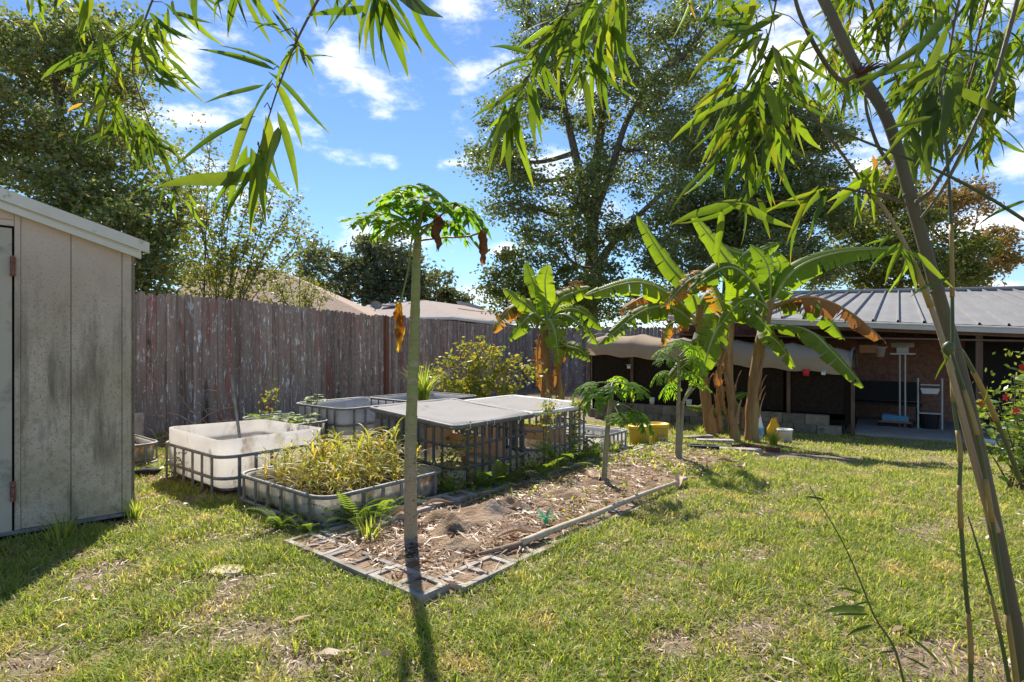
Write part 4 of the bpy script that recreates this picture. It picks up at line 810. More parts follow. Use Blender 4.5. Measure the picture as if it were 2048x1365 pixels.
# ------------------------------------------------------------------ neighbour houses
def build_houses():
    def house(name, label, front, back, eave, ridge, wallmat, roofmat, extra=()):
        c_ = front[0]; t = thing(name, label, 'house', (c_.x, c_.y, gh(c_.x, c_.y)))
        return t
    a = P(330, 640, 17); b = P(760, 640, 19.5); r0 = P(380, 532, 22); r1 = P(560, 540, 22); bk = P(820, 640, 26); bk0 = P(330, 640, 26)
    t = thing('neighbour_house', 'brown shingled neighbour house whose hip roof shows over the fence', 'house', (b.x, b.y, -.5))
    for q in (a, b, bk, bk0): q.z = 2.02
    m = MB(); m.add([a, b, bk, bk0, r0, r1], [(0,1,5,4),(1,2,5),(2,3,4,5),(3,0,4),(0,3,2,1)]); mk('roof', m, M['roof_tile'], t)
    m = MB(); w = [Vector((q.x*.97, q.y+.3, 2.0)) for q in (a, b, bk, bk0)]; m.add(w+[Vector((q.x, q.y, -.6)) for q in w], [(0,1,5,4),(1,2,6,5),(2,3,7,6),(3,0,4,7)]); mk('wall', m, M['wallpaint'], t)
    m = MB(); m.tube([a+Vector((0,-.03,-.06)), b+Vector((0,-.03,-.06))], .07, 6); mk('gutter', m, M['white'], t)
    Y = 30; e0 = P(690, 633, Y); e1 = P(905, 634, Y-1); e2 = P(1010, 652, Y-1.5); bk1 = P(1080, 640, Y+9); bk0 = P(690, 640, Y+9); r0 = P(735, 610, Y+4); r1 = P(852, 601, Y+3.5); r2 = P(975, 618, Y+4)
    t = thing('far_house', 'grey brown hip roofed house beyond the fence right of the satellite dish', 'house', (e0.x, e0.y, -.5))
    for q in (e0, e1, bk0, bk1): q.z = 2.65
    e2.z = 2.3
    m = MB(); m.add([e0, e1, e2, bk1, bk0, r0, r1, r2], [(0,1,6,5),(1,2,7,6),(2,3,7),(3,4,5,6,7),(4,0,5)]); mk('roof', m, M['roof_grey'], t)
    m = MB(); w = [Vector((q.x, q.y+.5, 2.3)) for q in (e0, e1, e2, bk1, bk0)]; m.add(w+[Vector((q.x, q.y, -.6)) for q in w], [(i, (i+1)%5, (i+1)%5+5, i+5) for i in range(5)]); mk('wall', m, M['wallpaint'], t)
    m = MB(); m.tube([e0+Vector((0,-.1,-.08)), e1+Vector((0,-.1,-.08))], .11, 6); m.tube([e1+Vector((0,-.1,-.08)), e2+Vector((0,-.1,-.08))], .1, 6); mk('gutter', m, M['white'], t)
    m = MB(); c_ = P(778, 612, Y+2); m.box(c_, (.75,.5,.08)); mk('skylight', m, M['globe'], t); m = MB(); c_ = P(940, 609, Y+2); m.tube([P(915,605,Y+2.5), P(968,618,Y+2.5)], .09, 6); mk('ridge_vent', m, M['globe'], t)
    p = P(748, 629, 29.2); d = thing('satellite_dish', 'grey satellite dish on the roof edge above the fence', 'satellite dish', p)
    m = MB(); c_ = P(753, 611, 29.2); ax = Vector((.55,-.75,.35)).normalized(); s = ax.cross(ZD).normalized(); u_ = s.cross(ax)
    vs = [c_-ax*.08]+[c_+(s*math.cos(k*.3927)*.30+u_*math.sin(k*.3927)*.24)*q+ax*(.09*q*q-.08) for q in (.5, 1) for k in range(16)]
    m.add(vs, [(0, 1+k, 1+(k+1)%16) for k in range(16)]+[(1+k, 17+k, 17+(k+1)%16, 1+(k+1)%16) for k in range(16)]); mk('reflector', m, M['wallpaint'], d, True)
    m = MB(); m.tube([p, c_-ax*.06], .03, 6); m.tube([c_-u_*.22, c_+ax*.35-u_*.1], .015, 5); mk('mast', m, M['globe'], d)
build_houses()

# ------------------------------------------------------------------ patio house with the metal roof
def build_patio():
    e0 = Vector((6.6, 11.2, 0)); r0 = Vector((8.2, 13.7, 0))
    def eave(t): p = e0+WD*t; return Vector((p.x, p.y, 1.675-.061*t))
    def ridge(t): p = r0+WD*t; return Vector((p.x, p.y, 2.45-.028*t))
    base = e0+ND*2.4; T = thing('patio_house', 'dark brick house with covered patio under a grey ribbed metal roof', 'house', (base.x, base.y, -.5))
    n = 24; tt = [-3.6+.4*i for i in range(n+1)]
    for i in range(n):
        a, b = tt[i], tt[i+1]; A0, A1, B0, B1 = eave(a), eave(b), ridge(a*.62+.4), ridge(b*.62+.4); nz = Vector((0,0,1)); m = MB()
        # flat pan with a raised rib at its left edge
        prof = [(0,0),(.03,.045),(.09,.045),(.13,0),(.55,.006),(1,0)]
        lo = [A0.lerp(A1, f)+nz*h for f, h in prof]; hi = [B0.lerp(B1, f)+nz*h for f, h in prof]; k = len(prof)
        m.add(lo+hi, [(j, j+1, k+j+1, k+j) for j in range(k-1)]); m.add([q-nz*.012 for q in lo+hi], [(k+j, k+j+1, j+1, j) for j in range(k-1)]); mk('roof_panel', m, M['roof_metal'], T)
    m = MB(); m.tube([ridge(t_*.62+.4)+Vector((0,0,.035)) for t_ in (tt[0], 0, tt[-1])], .05, 8); mk('ridge_cap', m, M['roof_metal'], T)
    m = MB(); a, b = eave(tt[0]), eave(tt[-1]); m.obox(a-ND*.13+Vector((0,0,-.13)), b-a, ND*.12, (0,0,.10)); mk('gutter', m, M['gutter'], T)
    m = MB(); m.tube([a-ND*.14+Vector((0,0,-.03)), b-ND*.14+Vector((0,0,-.03))], .018, 6); mk('gutter_lip', m, M['white'], T)
    m = MB(); m.obox(a+Vector((0,0,-.19)), b-a, ND*.03, (0,0,.16)); mk('fascia', m, M['brown_wood'], T)
    w0 = e0+ND*2.3+WD*-3.4; m = MB(); m.obox((w0.x, w0.y, -.5), WD*11, ND*.2, (0,0,2.55)); mk('wall', m, M['brickwall'], T)
    m = MB(); c0 = e0+WD*-3.5+ND*.02; m.obox((c0.x, c0.y, 1.42), WD*11-Vector((0,0,.3)), ND*2.3, (0,0,.03)); mk('ceiling', m, M['brown_wood'], T)
    m = MB(); s0 = e0+WD*-3.45+ND*.5; m.obox((s0.x, s0.y, -.5), ND*2, WD*.1, (0,0,2.2)); mk('side_wall', m, M['brickwall'], T)
    def pos(px, d):          # point on the slab: image column px, d metres behind the eave line
        r_ = (px-1024)/F; q = e0+ND*d; t_ = (r_*q.y-q.x)/(WD.x-r_*WD.y); q = q+WD*t_; return Vector((q.x, q.y, -.44))
    for px in (1398, 1958):
        q = pos(px, .12); m = MB(); m.box((q.x, q.y, (eave(0).z-.2+q.z)/2), (.10,.10,eave(0).z-.1-q.z-.05), WD); mk('post', m, M['brown_wood'], T)
    q = pos(1990, 2.26); m = MB(); m.box((q.x, q.y, .55), (.95,.06,2.0), WD); mk('door', m, M['tv'], T); m = MB(); m.box((q.x, q.y-.03, 1.52), (1.1,.07,.07), WD); mk('door_header', m, M['white'], T)
    # --- things on the patio
    q = pos(1805, .9); z0 = q.z; b = thing('bird_feeder', 'pale roofed bird feeder on thin twin poles on the patio', 'bird feeder', q)
    zt = P(1805, 708, q.y).z; m = MB()
    for s in (-.045, .045): m.tube([(q.x+WD.x*s, q.y+WD.y*s, z0), (q.x+WD.x*s, q.y+WD.y*s, zt)], .016, 6)
    mk('pole', m, M['gutter'], b); m = MB(); m.box((q.x, q.y, zt), (.42,.3,.03), WD); mk('tray', m, M['gutter'], b); m = MB(); m.box((q.x, q.y, zt+.07), (.2,.16,.11), WD); mk('house_box', m, M['globe'], b)
    m = MB(); hx = WD*.19; c_ = Vector((q.x, q.y, zt+.13)); n_ = ND*.13; m.add([c_-hx-n_, c_+hx-n_, c_+hx+n_, c_-hx+n_, c_-hx+ZD*.09, c_+hx+ZD*.09], [(0,1,5,4),(2,3,4,5),(0,4,3),(1,2,5),(0,3,2,1)]); mk('roof', m, M['white'], b)
    def hang(name, label, cat, px, py, d, kind):
        q = pos(px, d); z = P(px, py, q.y).z; q.z = z; o = thing(name, label, cat, q)
        m = MB(); 
        if kind == 'pot': m.lathe(q, [(.001,-.1),(.07,-.1),(.105,.08),(.115,.08),(.115,.1),(.09,.1),(.06,-.05)], 14); mk('pot', m, M['terracotta'], o, True)
        else:
            m.box((q.x, q.y, z), (.32,.22,.16), WD); mk('box', m, M['rust' if False else 'orange_wood'], o); m = MB(); hx = WD*.22; n_ = ND*.17; c_ = Vector((q.x, q.y, z+.08)); m.add([c_-hx-n_, c_+hx-n_, c_+hx+n_, c_-hx+n_, c_-hx+ZD*.09, c_+hx+ZD*.09], [(0,1,5,4),(2,3,4,5),(0,4,3),(1,2,5),(0,3,2,1)]); mk('roof', m, M['brown_wood'], o)
        m = MB(); m.tube([(q.x, q.y, z+.08), (q.x, q.y, 1.45)], .004, 5); mk('hanger', m, M['greybar'], o)
    hang('hanging_pot', 'pale hanging pot below the drooping orange banana leaf', 'pot', 1760, 704, .5, 'pot')
    hang('bird_house', 'small wooden bird house hanging left of the pale pot', 'bird house', 1738, 698, .55, 'house')
    q = pos(1790, .85); o = thing('low_bench', 'low wooden bench carrying a blue tray on the patio', 'bench', q); z = P(1790, 843, q.y).z; m = MB(); m.box((q.x, q.y, z), (.56,.34,.03), WD); mk('top', m, M['orange_wood'], o)
    for s in (-.25, .25):
        for k in (-.14, .14): p = q+WD*s+ND*k; m = MB(); m.obox((p.x-.02, p.y-.02, q.z), (.04,0,0), (0,.04,0), (0,0,z-.016-q.z)); mk('leg', m, M['dark'], o)
    tr = thing('blue_tray', 'blue plastic tray on the low patio bench', 'tray', (q.x, q.y, z+.016)); m = MB(); 
    for (cx, cy, sx, sy) in ((0,-.13,.44,.012),(0,.13,.44,.012),(-.215,0,.012,.26),(.215,0,.012,.26)): c_ = q+WD*cx+ND*cy; m.box((c_.x, c_.y, z+.07), (sx,sy,.11), WD)
    m.box((q.x, q.y, z+.022), (.43,.25,.01), WD); mk('tray_body', m, M['blue'], tr)
    q = pos(1860, .75); o = thing('plant_rack', 'pale two posted rack with a white planter on the patio', 'rack', q); zt = P(1860, 757, q.y).z; m = MB()
    for s in (-.19, .19): p = q+WD*s; m = MB(); m.tube([(p.x, p.y, q.z), (p.x, p.y, zt)], .017, 6); mk('post', m, M['gutter'], o)
    for (py, w) in ((827,.36),(770,.3)): z = P(1860, py, q.y).z; m = MB(); m.box((q.x, q.y, z), (w,.14,.02), WD); mk('shelf', m, M['gutter'], o)
    z = P(1852, 782, q.y).z; pl = thing('white_planter', 'white window box planter held on the pale rack', 'planter', (q.x-.05, q.y, z-.05)); m = MB(); c_ = Vector((q.x-.06, q.y-.08, z)); a, b_ = WD, ND
    vs = [c_+a*x*.12+b_*y*.05-ZD*.05 for x, y in ((-1,-1),(1,-1),(1,1),(-1,1))]+[c_+a*x*.15+b_*y*.07+ZD*.05 for x, y in ((-1,-1),(1,-1),(1,1),(-1,1))]; m.add(vs, [(3,2,1,0),(0,1,5,4),(1,2,6,5),(2,3,7,6),(3,0,4,7)]); mk('trough', m, M['whiteplastic'], pl)
    z = P(1850, 790, q.y).z; q2 = q+ND*.1; m = MB(); m.lathe((q2.x, q2.y, q.z), [(.001,0),(.14,0),(.17,.3),(.175,.3),(.16,.29),(.13,.05)], 14); mk('black_pot', m, M['tv'], label='large black pot under the pale rack', cat='pot', loc=(q2.x, q2.y, q.z))
    q = pos(1745, 1.5); o = thing('covered_bench', 'long black cloth covered bench in the patio shade', 'bench', q); m = MB(); m.box((q.x, q.y, q.z+.40), (1.7,.5,.05), WD); mk('seat', m, M['tv'], o); m = MB(); m.box((q.x+ND.x*.22, q.y+ND.y*.22, q.z+.65), (1.7,.06,.4), WD); mk('backrest', m, M['tv'], o)
    for s in (-.8, .8): p = q+WD*s; m = MB(); m.box((p.x, p.y, q.z+.19), (.06,.4,.38), WD); mk('leg', m, M['tv'], o)
    a, b = G(1962, 884, .06), G(2015, 890, .06); m = MB(); pts = [a.lerp(b, i/40) for i in range(41)]; m.tube(pts, [.055+.006*(i % 2) for i in range(41)], 12); mk('drain_pipe', m, M['white'], label='white ribbed drain pipe lying along the slab edge', cat='pipe', loc=tuple(a))
build_patio()

# ------------------------------------------------------------------ shade house with beige canopy
def build_shadehouse():
    a, b = A_.copy(), B_.copy(); d = (b-a); L_ = d.length; d = d/L_; d.z = 0; d.normalize(); n = Vector((-d.y, d.x, 0)); 
    T = thing('shade_house', 'low black netted plant house with a humped beige cloth canopy', 'shade house', (a.x, a.y, -.5))
    za, zb = P(1195, 702, a.y).z, P(1690, 740, b.y).z
    def W(s, w, z): p = a+d*s+n*w; return Vector((p.x, p.y, z))
    def ze(s): return za+(zb-za)*s/L_
    nu, nv = 61, 15; pts = []; bays = 5
    for i in range(nu):
        s = -.1+(L_+.2)*i/(nu-1); f = (i/(nu-1)*bays) % 1; sag = .07*math.sin(math.pi*f)**.7
        for j in range(nv):
            q = j/(nv-1); ang = math.pi*(1-q); w = .8-.9*math.cos(math.pi-ang)*-1 if False else .8+.9*math.cos(ang); h = .46*math.sin(ang)**.62
            endd = min(1, min(i, nu-1-i)/3); pts.append(W(s, w-.05, ze(s)+(h-sag*math.sin(ang))*(.72+.28*endd)))
    m = MB(); m.grid(pts, nu, nv); mk('canopy', m, M['beige_cloth'], T, True)
    m = MB(); v = []
    for i in range(nu):
        s = -.1+(L_+.2)*i/(nu-1); v += [W(s, -.155, ze(s)+.01), W(s, -.16, ze(s)-.08-.02*math.sin(i*.8))]
    m.grid(v, nu, 2); mk('valance', m, M['beige_cloth'], T, True)
    for k in range(bays+1):
        s = -.1+(L_+.2)*k/bays; m = MB(); m.tube([W(s, .75+.88*math.cos(math.pi*(1-j/12)), ze(s)-.01+.43*math.sin(math.pi*j/12)**.75) for j in range(13)], .018, 6); mk('hoop', m, M['greybar'], T, True)
        m = MB(); p = W(s, -.06, -.5); m.obox(p, d*.06, n*.06, (0,0,ze(s)+.5)); mk('post', m, M['brown_wood'], T)
    for k in range(bays):
        s0 = L_*k/bays+.03; s1 = L_*(k+1)/bays-.01; m = MB(); v = [W(s0, .0, -.12), W(s1, .0, -.12), W(s1, .0, ze(s1)-.01), W(s0, .0, ze(s0)-.01)]; v += [q+n*.012 for q in v]
        m.add(v, [(0,1,2,3),(7,6,5,4),(0,4,5,1),(1,5,6,2),(2,6,7,3),(3,7,4,0)]); mk('net_panel', m, M['black_net'], T)
    m = MB(); v = [W(L_, 0, -.4), W(L_, 1.5, -.4), W(L_, 1.5, zb), W(L_, 0, zb), W(L_+.01, 0, -.4), W(L_+.01, 1.5, -.4), W(L_+.01, 1.5, zb), W(L_+.01, 0, zb)]; m.add(v, [(0,1,2,3),(7,6,5,4),(0,4,5,1),(1,5,6,2),(2,6,7,3),(3,7,4,0)]); mk('net_panel', m, M['black_net'], T)
    m = MB(); v = [W(0, 0, -.4), W(0, 1.5, -.4), W(0, 1.5, za), W(0, 0, za)]; v += [q-d*.01 for q in v]; m.add(v, [(0,1,2,3),(7,6,5,4),(0,4,5,1),(1,5,6,2),(2,6,7,3),(3,7,4,0)]); mk('net_panel', m, M['black_net'], T)
    m = MB(); v = [W(.02, 1.5, -.4), W(L_-.02, 1.5, -.4), W(L_-.02, 1.5, zb+.1), W(.02, 1.5, za)]; v += [q+n*.01 for q in v]; m.add(v, [(0,1,2,3),(7,6,5,4),(0,4,5,1),(1,5,6,2),(2,6,7,3),(3,7,4,0)]); mk('net_panel', m, M['black_net'], T)
    bw = MB(); bw.obox((-.195, -.095, 0), (.39,0,0), (0,.19,0), (0,0,.185)); wm = bw.mesh('block', mat=M['old_block'])
    for course in range(2):
        k = 0; s = .2+.2*course
        while s < L_-.1:
            p = W(s, -.14, -.515+.19*course); inst('block', wm, frame(p, d, n, ZD), T); s += .402; k += 1
    # hanging odds and ends
    def hang(px, py, w, name, label, cat, fn):
        r_ = (px-1024)/F; s = ((r_*a.y-a.x)+w*(r_*n.y-n.x))/(d.x-r_*d.y); p = W(s, w, 0); p.z = P(px, py, p.y).z; o = thing(name, label, cat, p); fn(o, p)
        m = MB(); m.tube([p+ZD*.03, Vector((p.x, p.y, ze(s)-.06))], .003, 4); mk('string', m, M['greybar'], o)
    def cup(o, p): m = MB(); m.lathe(p, [(.001,-.08),(.05,-.08),(.07,.05),(.06,.05),(.045,-.06)], 12); mk('cup', m, M['red'], o, True)
    def lampf(o, p): m = MB(); m.box(p+ZD*.03, (.10,.08,.02), d); mk('solar_panel', m, M['globe'], o); m = MB(); m.box(p-ZD*.02, (.07,.05,.06), d); mk('lamp_head', m, M['whiteplastic'], o)
    hang(1612, 744, -.2, 'red_cup', 'red cup hanging under the beige canopy', 'cup', cup); hang(1647, 745, -.2, 'solar_lamp', 'small solar lamp hanging right of the red cup', 'lamp', lampf); hang(1258, 733, -.1, 'solar_lamp', 'small solar lamp at the left end of the black netting', 'lamp', lampf)
    for (px, lab) in ((1304, 'small white cup on the block wall above the yellow pails'), (1378, 'small white cup on the block wall by the forked papaya')):
        r_ = (px-1024)/F; w = -.14; s = ((r_*a.y-a.x)+w*(r_*n.y-n.x))/(d.x-r_*d.y); p = W(s, w, -.14); m = MB(); m.lathe(p, [(.001,.005),(.05,.005),(.065,.16),(.058,.16),(.045,.02)], 12); mk('white_cup', m, M['whiteplastic'], label=lab, cat='cup', smooth=True, loc=tuple(p))
build_shadehouse()

# ------------------------------------------------------------------ papayas
def build_papayas():
    b = G(822, 1094); Y = b.y; t = thing('papaya_tree', 'tall single stemmed papaya with a leafy crown in the mulch bed', 'papaya', b)
    pts = catmull([b-ZD*.03, P(821, 1000, Y), P(822, 860, Y), P(828, 700, Y), P(832, 560, Y), P(836, 470, Y)], 8); n = len(pts); lo = [i for i in range(n) if pts[i].z < 1.05]
    rad = lambda i: .041-.020*(i/n)**1.2+.0012*math.sin(i*2.3)
    m = MB(); m.tube(pts, [rad(i)+.016*math.exp(-i*1.1) for i in range(n)], 14); mk('trunk', m, M['papaya_trunk'], t, True)
    rnd = random.Random(4); top = P(836, 462, Y)
    for i, (x, y, dy, sz, a) in enumerate([(800,384,.04,.22,200),(822,372,.20,.20,200),(868,384,.06,.22,300),(912,410,-.06,.23,0),(752,438,-.06,.22,170),(772,412,.14,.21,170),(782,430,-.20,.21,120),(888,442,.16,.21,60),(850,396,-.24,.19,270),(806,446,-.16,.20,40)]):
        e = P(x, y, Y+dy); out = Vector((e.x-top.x, e.y-top.y, 0)); 
        if out.length < .02: out = Vector((.1,.1,0))
        out.normalize(); nrm = Vector((out.x*.5+rnd.gauss(0,.4), out.y*.5-.3+rnd.gauss(0,.35), 1)).normalized(); papaya_leaf(t, top+Vector((0,0,rnd.uniform(-.05,.02))), e, sz, nrm, out+Vector((0,0,-.05+.3*math.sin(i*2.1))), i, .007)
    for (x, y, dy) in ((840,440,0),(830,445,.03),(845,450,-.04)): papaya_leaf(t, top, P(x, y-20, Y+dy), .12, (0,-.5,1), (rnd.uniform(-1,1), rnd.uniform(-1,1), .3), 2, .004)
    scm = MB(); scm.lathe((0,0,0), [(.001,.003),(.007,.0022),(.011,0),(.0115,-.003)], 9, .75); sme = scm.mesh('leaf_scar', mat=M['scar'], smooth=True)
    for k in range(46):
        i = min(n-2, int(n*(.22+.76*k/46))); q = pts[i].lerp(pts[i+1], rnd.random()); a = k*2.4; o_ = Vector((math.cos(a), math.sin(a), 0)); inst('leaf_scar', sme, frame(q+o_*(rad(i)-.0005), ZD.cross(o_), ZD, o_, rnd.uniform(.7,1.15)), t)
    def pet(ps, mat): m = MB(); sp = catmull(ps, 6); m.tube(sp, .0055, 6); mk('petiole', m, M[mat], t, True)
    pet([P(838,482,Y), P(885,476,Y-.03), P(930,474,Y-.05), P(962,466,Y-.05)], 'petiole_dead'); dead_hang(t, P(966,460,Y-.05), .19, .035, 'papaya_dead', 3)
    pet([P(838,475,Y), P(858,455,Y-.12), P(874,432,Y-.18)], 'petiole_dead'); dead_hang(t, P(875,430,Y-.18), .19, .038, 'papaya_dead', 6)
    pet([P(832,478,Y), P(824,475,Y-.05), P(818,530,Y-.06), P(805,590,Y-.06), P(799,608,Y-.06)], 'petiole'); dead_hang(t, P(798,606,Y-.06), .26, .036, 'papaya_yellow', 9)
    b = G(1207, 975); Y = b.y; t = thing('young_papaya', 'young papaya with drooping leaves midway along the bed', 'papaya', b); sp = catmull([b-ZD*.03, P(1213,880,Y), P(1222,800,Y), P(1226,765,Y)], 6)
    m = MB(); m.tube(sp, [.025-.011*i/len(sp) for i in range(len(sp))], 10); mk('trunk', m, M['papaya_bark'], t, True); top = P(1226, 765, Y)
    for i, (x, y, dy, sz) in enumerate([(1176,770,-.02,.17),(1190,790,-.15,.16),(1268,772,-.08,.18),(1244,756,.12,.17),(1222,776,-.2,.15),(1276,826,-.08,.19),(1238,832,-.2,.15)]):
        e = P(x, y, Y+dy); out = Vector((e.x-top.x, e.y-top.y, 0)).normalized(); a = P(1222, 800, Y) if y > 800 else top; papaya_leaf(t, a, e, sz, Vector((out.x*.6, out.y*.6-.3, 1)), out+Vector((0,0,-.4)), i, .006)
    m = MB(); m.lathe(P(1238,820,Y-.06), [(.001,-.05),(.025,-.035),(.034,-.005),(.03,.03),(.012,.048),(.001,.05)], 12); mk('fruit', m, M['culm_green'], t, True)
    b = G(1354, 926); Y = b.y; t = thing('forked_papaya', 'slim forked papaya with bright leaves at the far end of the bed', 'papaya', b)
    for ps in ([b-ZD*.03, P(1356,860,Y), P(1358,760,Y), P(1356,715,Y)], [b+Vector((.02,0,-.03)), P(1362,860,Y), P(1367,805,Y), P(1385,775,Y)]): sp = catmull(ps, 6); m = MB(); m.tube(sp, [.027-.016*i/len(sp) for i in range(len(sp))], 10); mk('trunk', m, M['papaya_bark'], t, True)
    top = P(1356, 712, Y)
    for i, (x, y, dy, sz, ax, ay) in enumerate([(1328,698,0,.17,1356,715),(1384,692,.1,.17,1356,715),(1358,684,-.1,.16,1356,715),(1392,714,-.12,.17,1356,725),(1330,716,-.15,.15,1356,725),(1324,744,0,.16,1356,770),(1398,768,0,.18,1367,805),(1340,770,.1,.16,1357,800),(1372,744,-.15,.15,1357,770),(1392,752,.12,.16,1367,800)]):
        e = P(x, y, Y+dy); out = Vector((e.x-top.x, e.y-top.y, 0))+Vector((.02,0,0)); out.normalize(); papaya_leaf(t, P(ax, ay, Y), e, sz, Vector((out.x*.5, out.y*.5-.1, 1)), out+Vector((0,0,-.35)), i, .006)
build_papayas()

# ------------------------------------------------------------------ bananas
def build_bananas():
    Y = 11.6; g = P(1092, 800, Y); g.z = gh(g.x, g.y); t = thing('banana_plant', 'left banana clump with browning leaves in front of the fence', 'banana', g, 'banana plants')
    pseudostem(t, [g, P(1092, 740, Y), P(1088, 650, Y)], .13, .08, 1); pseudostem(t, [g+Vector((.35,.2,0)), P(1115, 740, Y), P(1112, 660, Y)], .09, .05, 2)
    for i, (ps, w, kw) in enumerate([
        ([(1092,640,Y),(1085,600,Y),(1065,560,Y),(1052,525,Y)], .38, dict(torn=.1, nrm=(.6,-.7,.4), droop=.2)),
        ([(1094,640,Y),(1092,600,Y-.1),(1090,560,Y-.1),(1097,528,Y)], .34, dict(torn=.05, nrm=(.2,-.9,.2), droop=.2)),
        ([(1088,645,Y),(1060,615,Y-.2),(1040,600,Y-.3),(1008,577,Y-.3)], .36, dict(torn=.2, droop=.5)),
        ([(1086,648,Y),(1050,612,Y),(1018,620,Y),(985,665,Y)], .42, dict(torn=.7, droop=.8, mat='banana_brown')),
        ([(1086,650,Y),(1070,628,Y-.4),(1050,640,Y-.6),(1020,678,Y-.6)], .42, dict(torn=.3, droop=.7)),
        ([(1092,650,Y),(1098,640,Y-.6),(1110,665,Y-.9),(1118,725,Y-1)], .48, dict(torn=.6, droop=.6, nrm=(0,-.9,.3))),
        ([(1094,648,Y),(1120,630,Y-.3),(1150,640,Y-.5),(1195,685,Y-.5)], .45, dict(torn=.5, droop=.7)),
        ([(1094,645,Y),(1120,600,Y),(1150,585,Y),(1180,575,Y)], .38, dict(torn=.3, droop=.4)),
        ([(1094,645,Y),(1130,620,Y+.3),(1165,625,Y+.4),(1208,660,Y+.4)], .42, dict(torn=.4, droop=.7)),
        ([(1092,640,Y),(1100,600,Y+.3),(1130,580,Y+.3),(1165,562,Y+.4)], .30, dict(torn=.8, droop=.8, mat='banana_dead')),
        ([(1088,650,Y),(1060,605,Y+.3),(1045,605,Y+.3),(1020,608,Y+.2)], .30, dict(torn=.8, droop=.9, mat='banana_brown')),
        ([(1100,660,Y),(1130,690,Y-.2),(1160,700,Y-.3),(1180,720,Y-.4)], .35, dict(torn=.3, droop=.6)),
        ([(1080,670,Y),(1075,710,Y-.1),(1078,750,Y-.1),(1085,790,Y-.1)], .25, dict(torn=.8, droop=1.1, mat='banana_dead')),
        ([(1112,660,Y),(1125,700,Y-.2),(1110,745,Y-.2),(1105,790,Y-.2)], .22, dict(torn=.8, droop=1.1, mat='banana_dead')),
        ]): bleaf(t, ps, w, seed=i+10, **kw)
    Y = 8.3; g = G(1425, 872); Y = g.y; t = thing('banana_plant', 'banana plant with a thick tan stem and one upright pale leaf', 'banana', g, 'banana plants')
    pseudostem(t, [g-ZD*.05, P(1412, 800, Y), P(1402, 700, Y), P(1398, 610, Y)], .105, .065, 3)
    for i, (ps, w, kw) in enumerate([
        ([(1396,630,Y),(1380,580,Y-.2),(1330,520,Y-.2),(1275,432,Y-.2)], .42, dict(torn=.05, nrm=(.5,-.8,.3), droop=.25)),
        ([(1392,640,Y),(1340,590,Y-.3),(1270,565,Y-.4),(1168,592,Y-.5)], .46, dict(torn=.15, droop=.75, nrm=(0,-.75,.65))),
        ([(1392,640,Y),(1350,605,Y-.1),(1300,590,Y-.1),(1238,622,Y-.1)], .40, dict(torn=.9, droop=1.1, mat='banana_dead', nrm=(0,-.5,.85))),
        ([(1390,650,Y),(1340,615,Y-.5),(1280,625,Y-.7),(1200,690,Y-.8)], .42, dict(torn=.5, droop=.8)),
        ([(1398,640,Y),(1425,590,Y),(1450,600,Y),(1500,640,Y)], .4, dict(torn=.4, droop=.8)),
        ([(1395,640,Y),(1370,640,Y+.4),(1340,650,Y+.5),(1325,690,Y+.5)], .36, dict(torn=.7, droop=.8, mat='banana_brown')),
        ]): bleaf(t, ps, w, seed=i+40, **kw)
    g = G(1446, 868); g.y += .15; t = thing('banana_sucker', 'slender leaning banana stem between the thick ones', 'banana', g, 'banana plants'); Y2 = g.y
    pseudostem(t, [g-ZD*.05, P(1437, 800, Y2), P(1440, 740, Y2), P(1444, 660, Y2)], .055, .035, 4)
    bleaf(t, [(1444,665,Y2),(1430,650,Y2-.3),(1410,690,Y2-.7),(1398,760,Y2-.8)], .42, torn=.35, droop=.5, nrm=(-.1,-.9,.3), seed=61); bleaf(t, [(1444,660,Y2),(1420,700,Y2-.5),(1370,730,Y2-.6),(1330,770,Y2-.6)], .36, torn=.2, droop=.6, seed=62)
    g = G(1472, 884); Y = g.y; t = thing('banana_plant', 'middle banana plant with a narrow brown stem beside the blue printed bag', 'banana', g, 'banana plants')
    pseudostem(t, [g-ZD*.05, P(1465, 820, Y), P(1458, 740, Y), P(1462, 640, Y)], .085, .06, 5)
    for i, (ps, w, kw) in enumerate([
        ([(1462,650,Y),(1475,560,Y-.2),(1440,500,Y-.2),(1382,425,Y-.2)], .40, dict(torn=.1, nrm=(.45,-.85,.3), droop=.3)),
        ([(1460,650,Y),(1420,560,Y-.3),(1380,560,Y-.4),(1330,612,Y-.5)], .42, dict(torn=.7, droop=1.0, mat='banana_brown')),
        ([(1460,660,Y),(1440,650,Y-.4),(1420,690,Y-.7),(1402,760,Y-.8)], .44, dict(torn=.4, droop=.5, nrm=(0,-.95,.25))),
        ([(1462,650,Y),(1490,620,Y-.2),(1520,640,Y-.3),(1560,690,Y-.3)], .36, dict(torn=.3, droop=.7)),
        ([(1462,640,Y),(1480,560,Y+.2),(1510,510,Y+.2),(1560,485,Y+.2)], .36, dict(torn=.3, droop=.5)),
        ([(1458,690,Y),(1440,740,Y-.1),(1445,790,Y-.1),(1450,830,Y-.1)], .2, dict(torn=.8, droop=1.2, mat='banana_dead')),
        ]): bleaf(t, ps, w, seed=i+70, **kw)
    g = G(1503, 884); Y = g.y; t = thing('banana_plant', 'right banana plant with the long orange dying leaf reaching over the patio', 'banana', g, 'banana plants')
    pseudostem(t, [g-ZD*.05, P(1506, 800, Y), P(1518, 700, Y), P(1540, 600, Y)], .12, .08, 6)
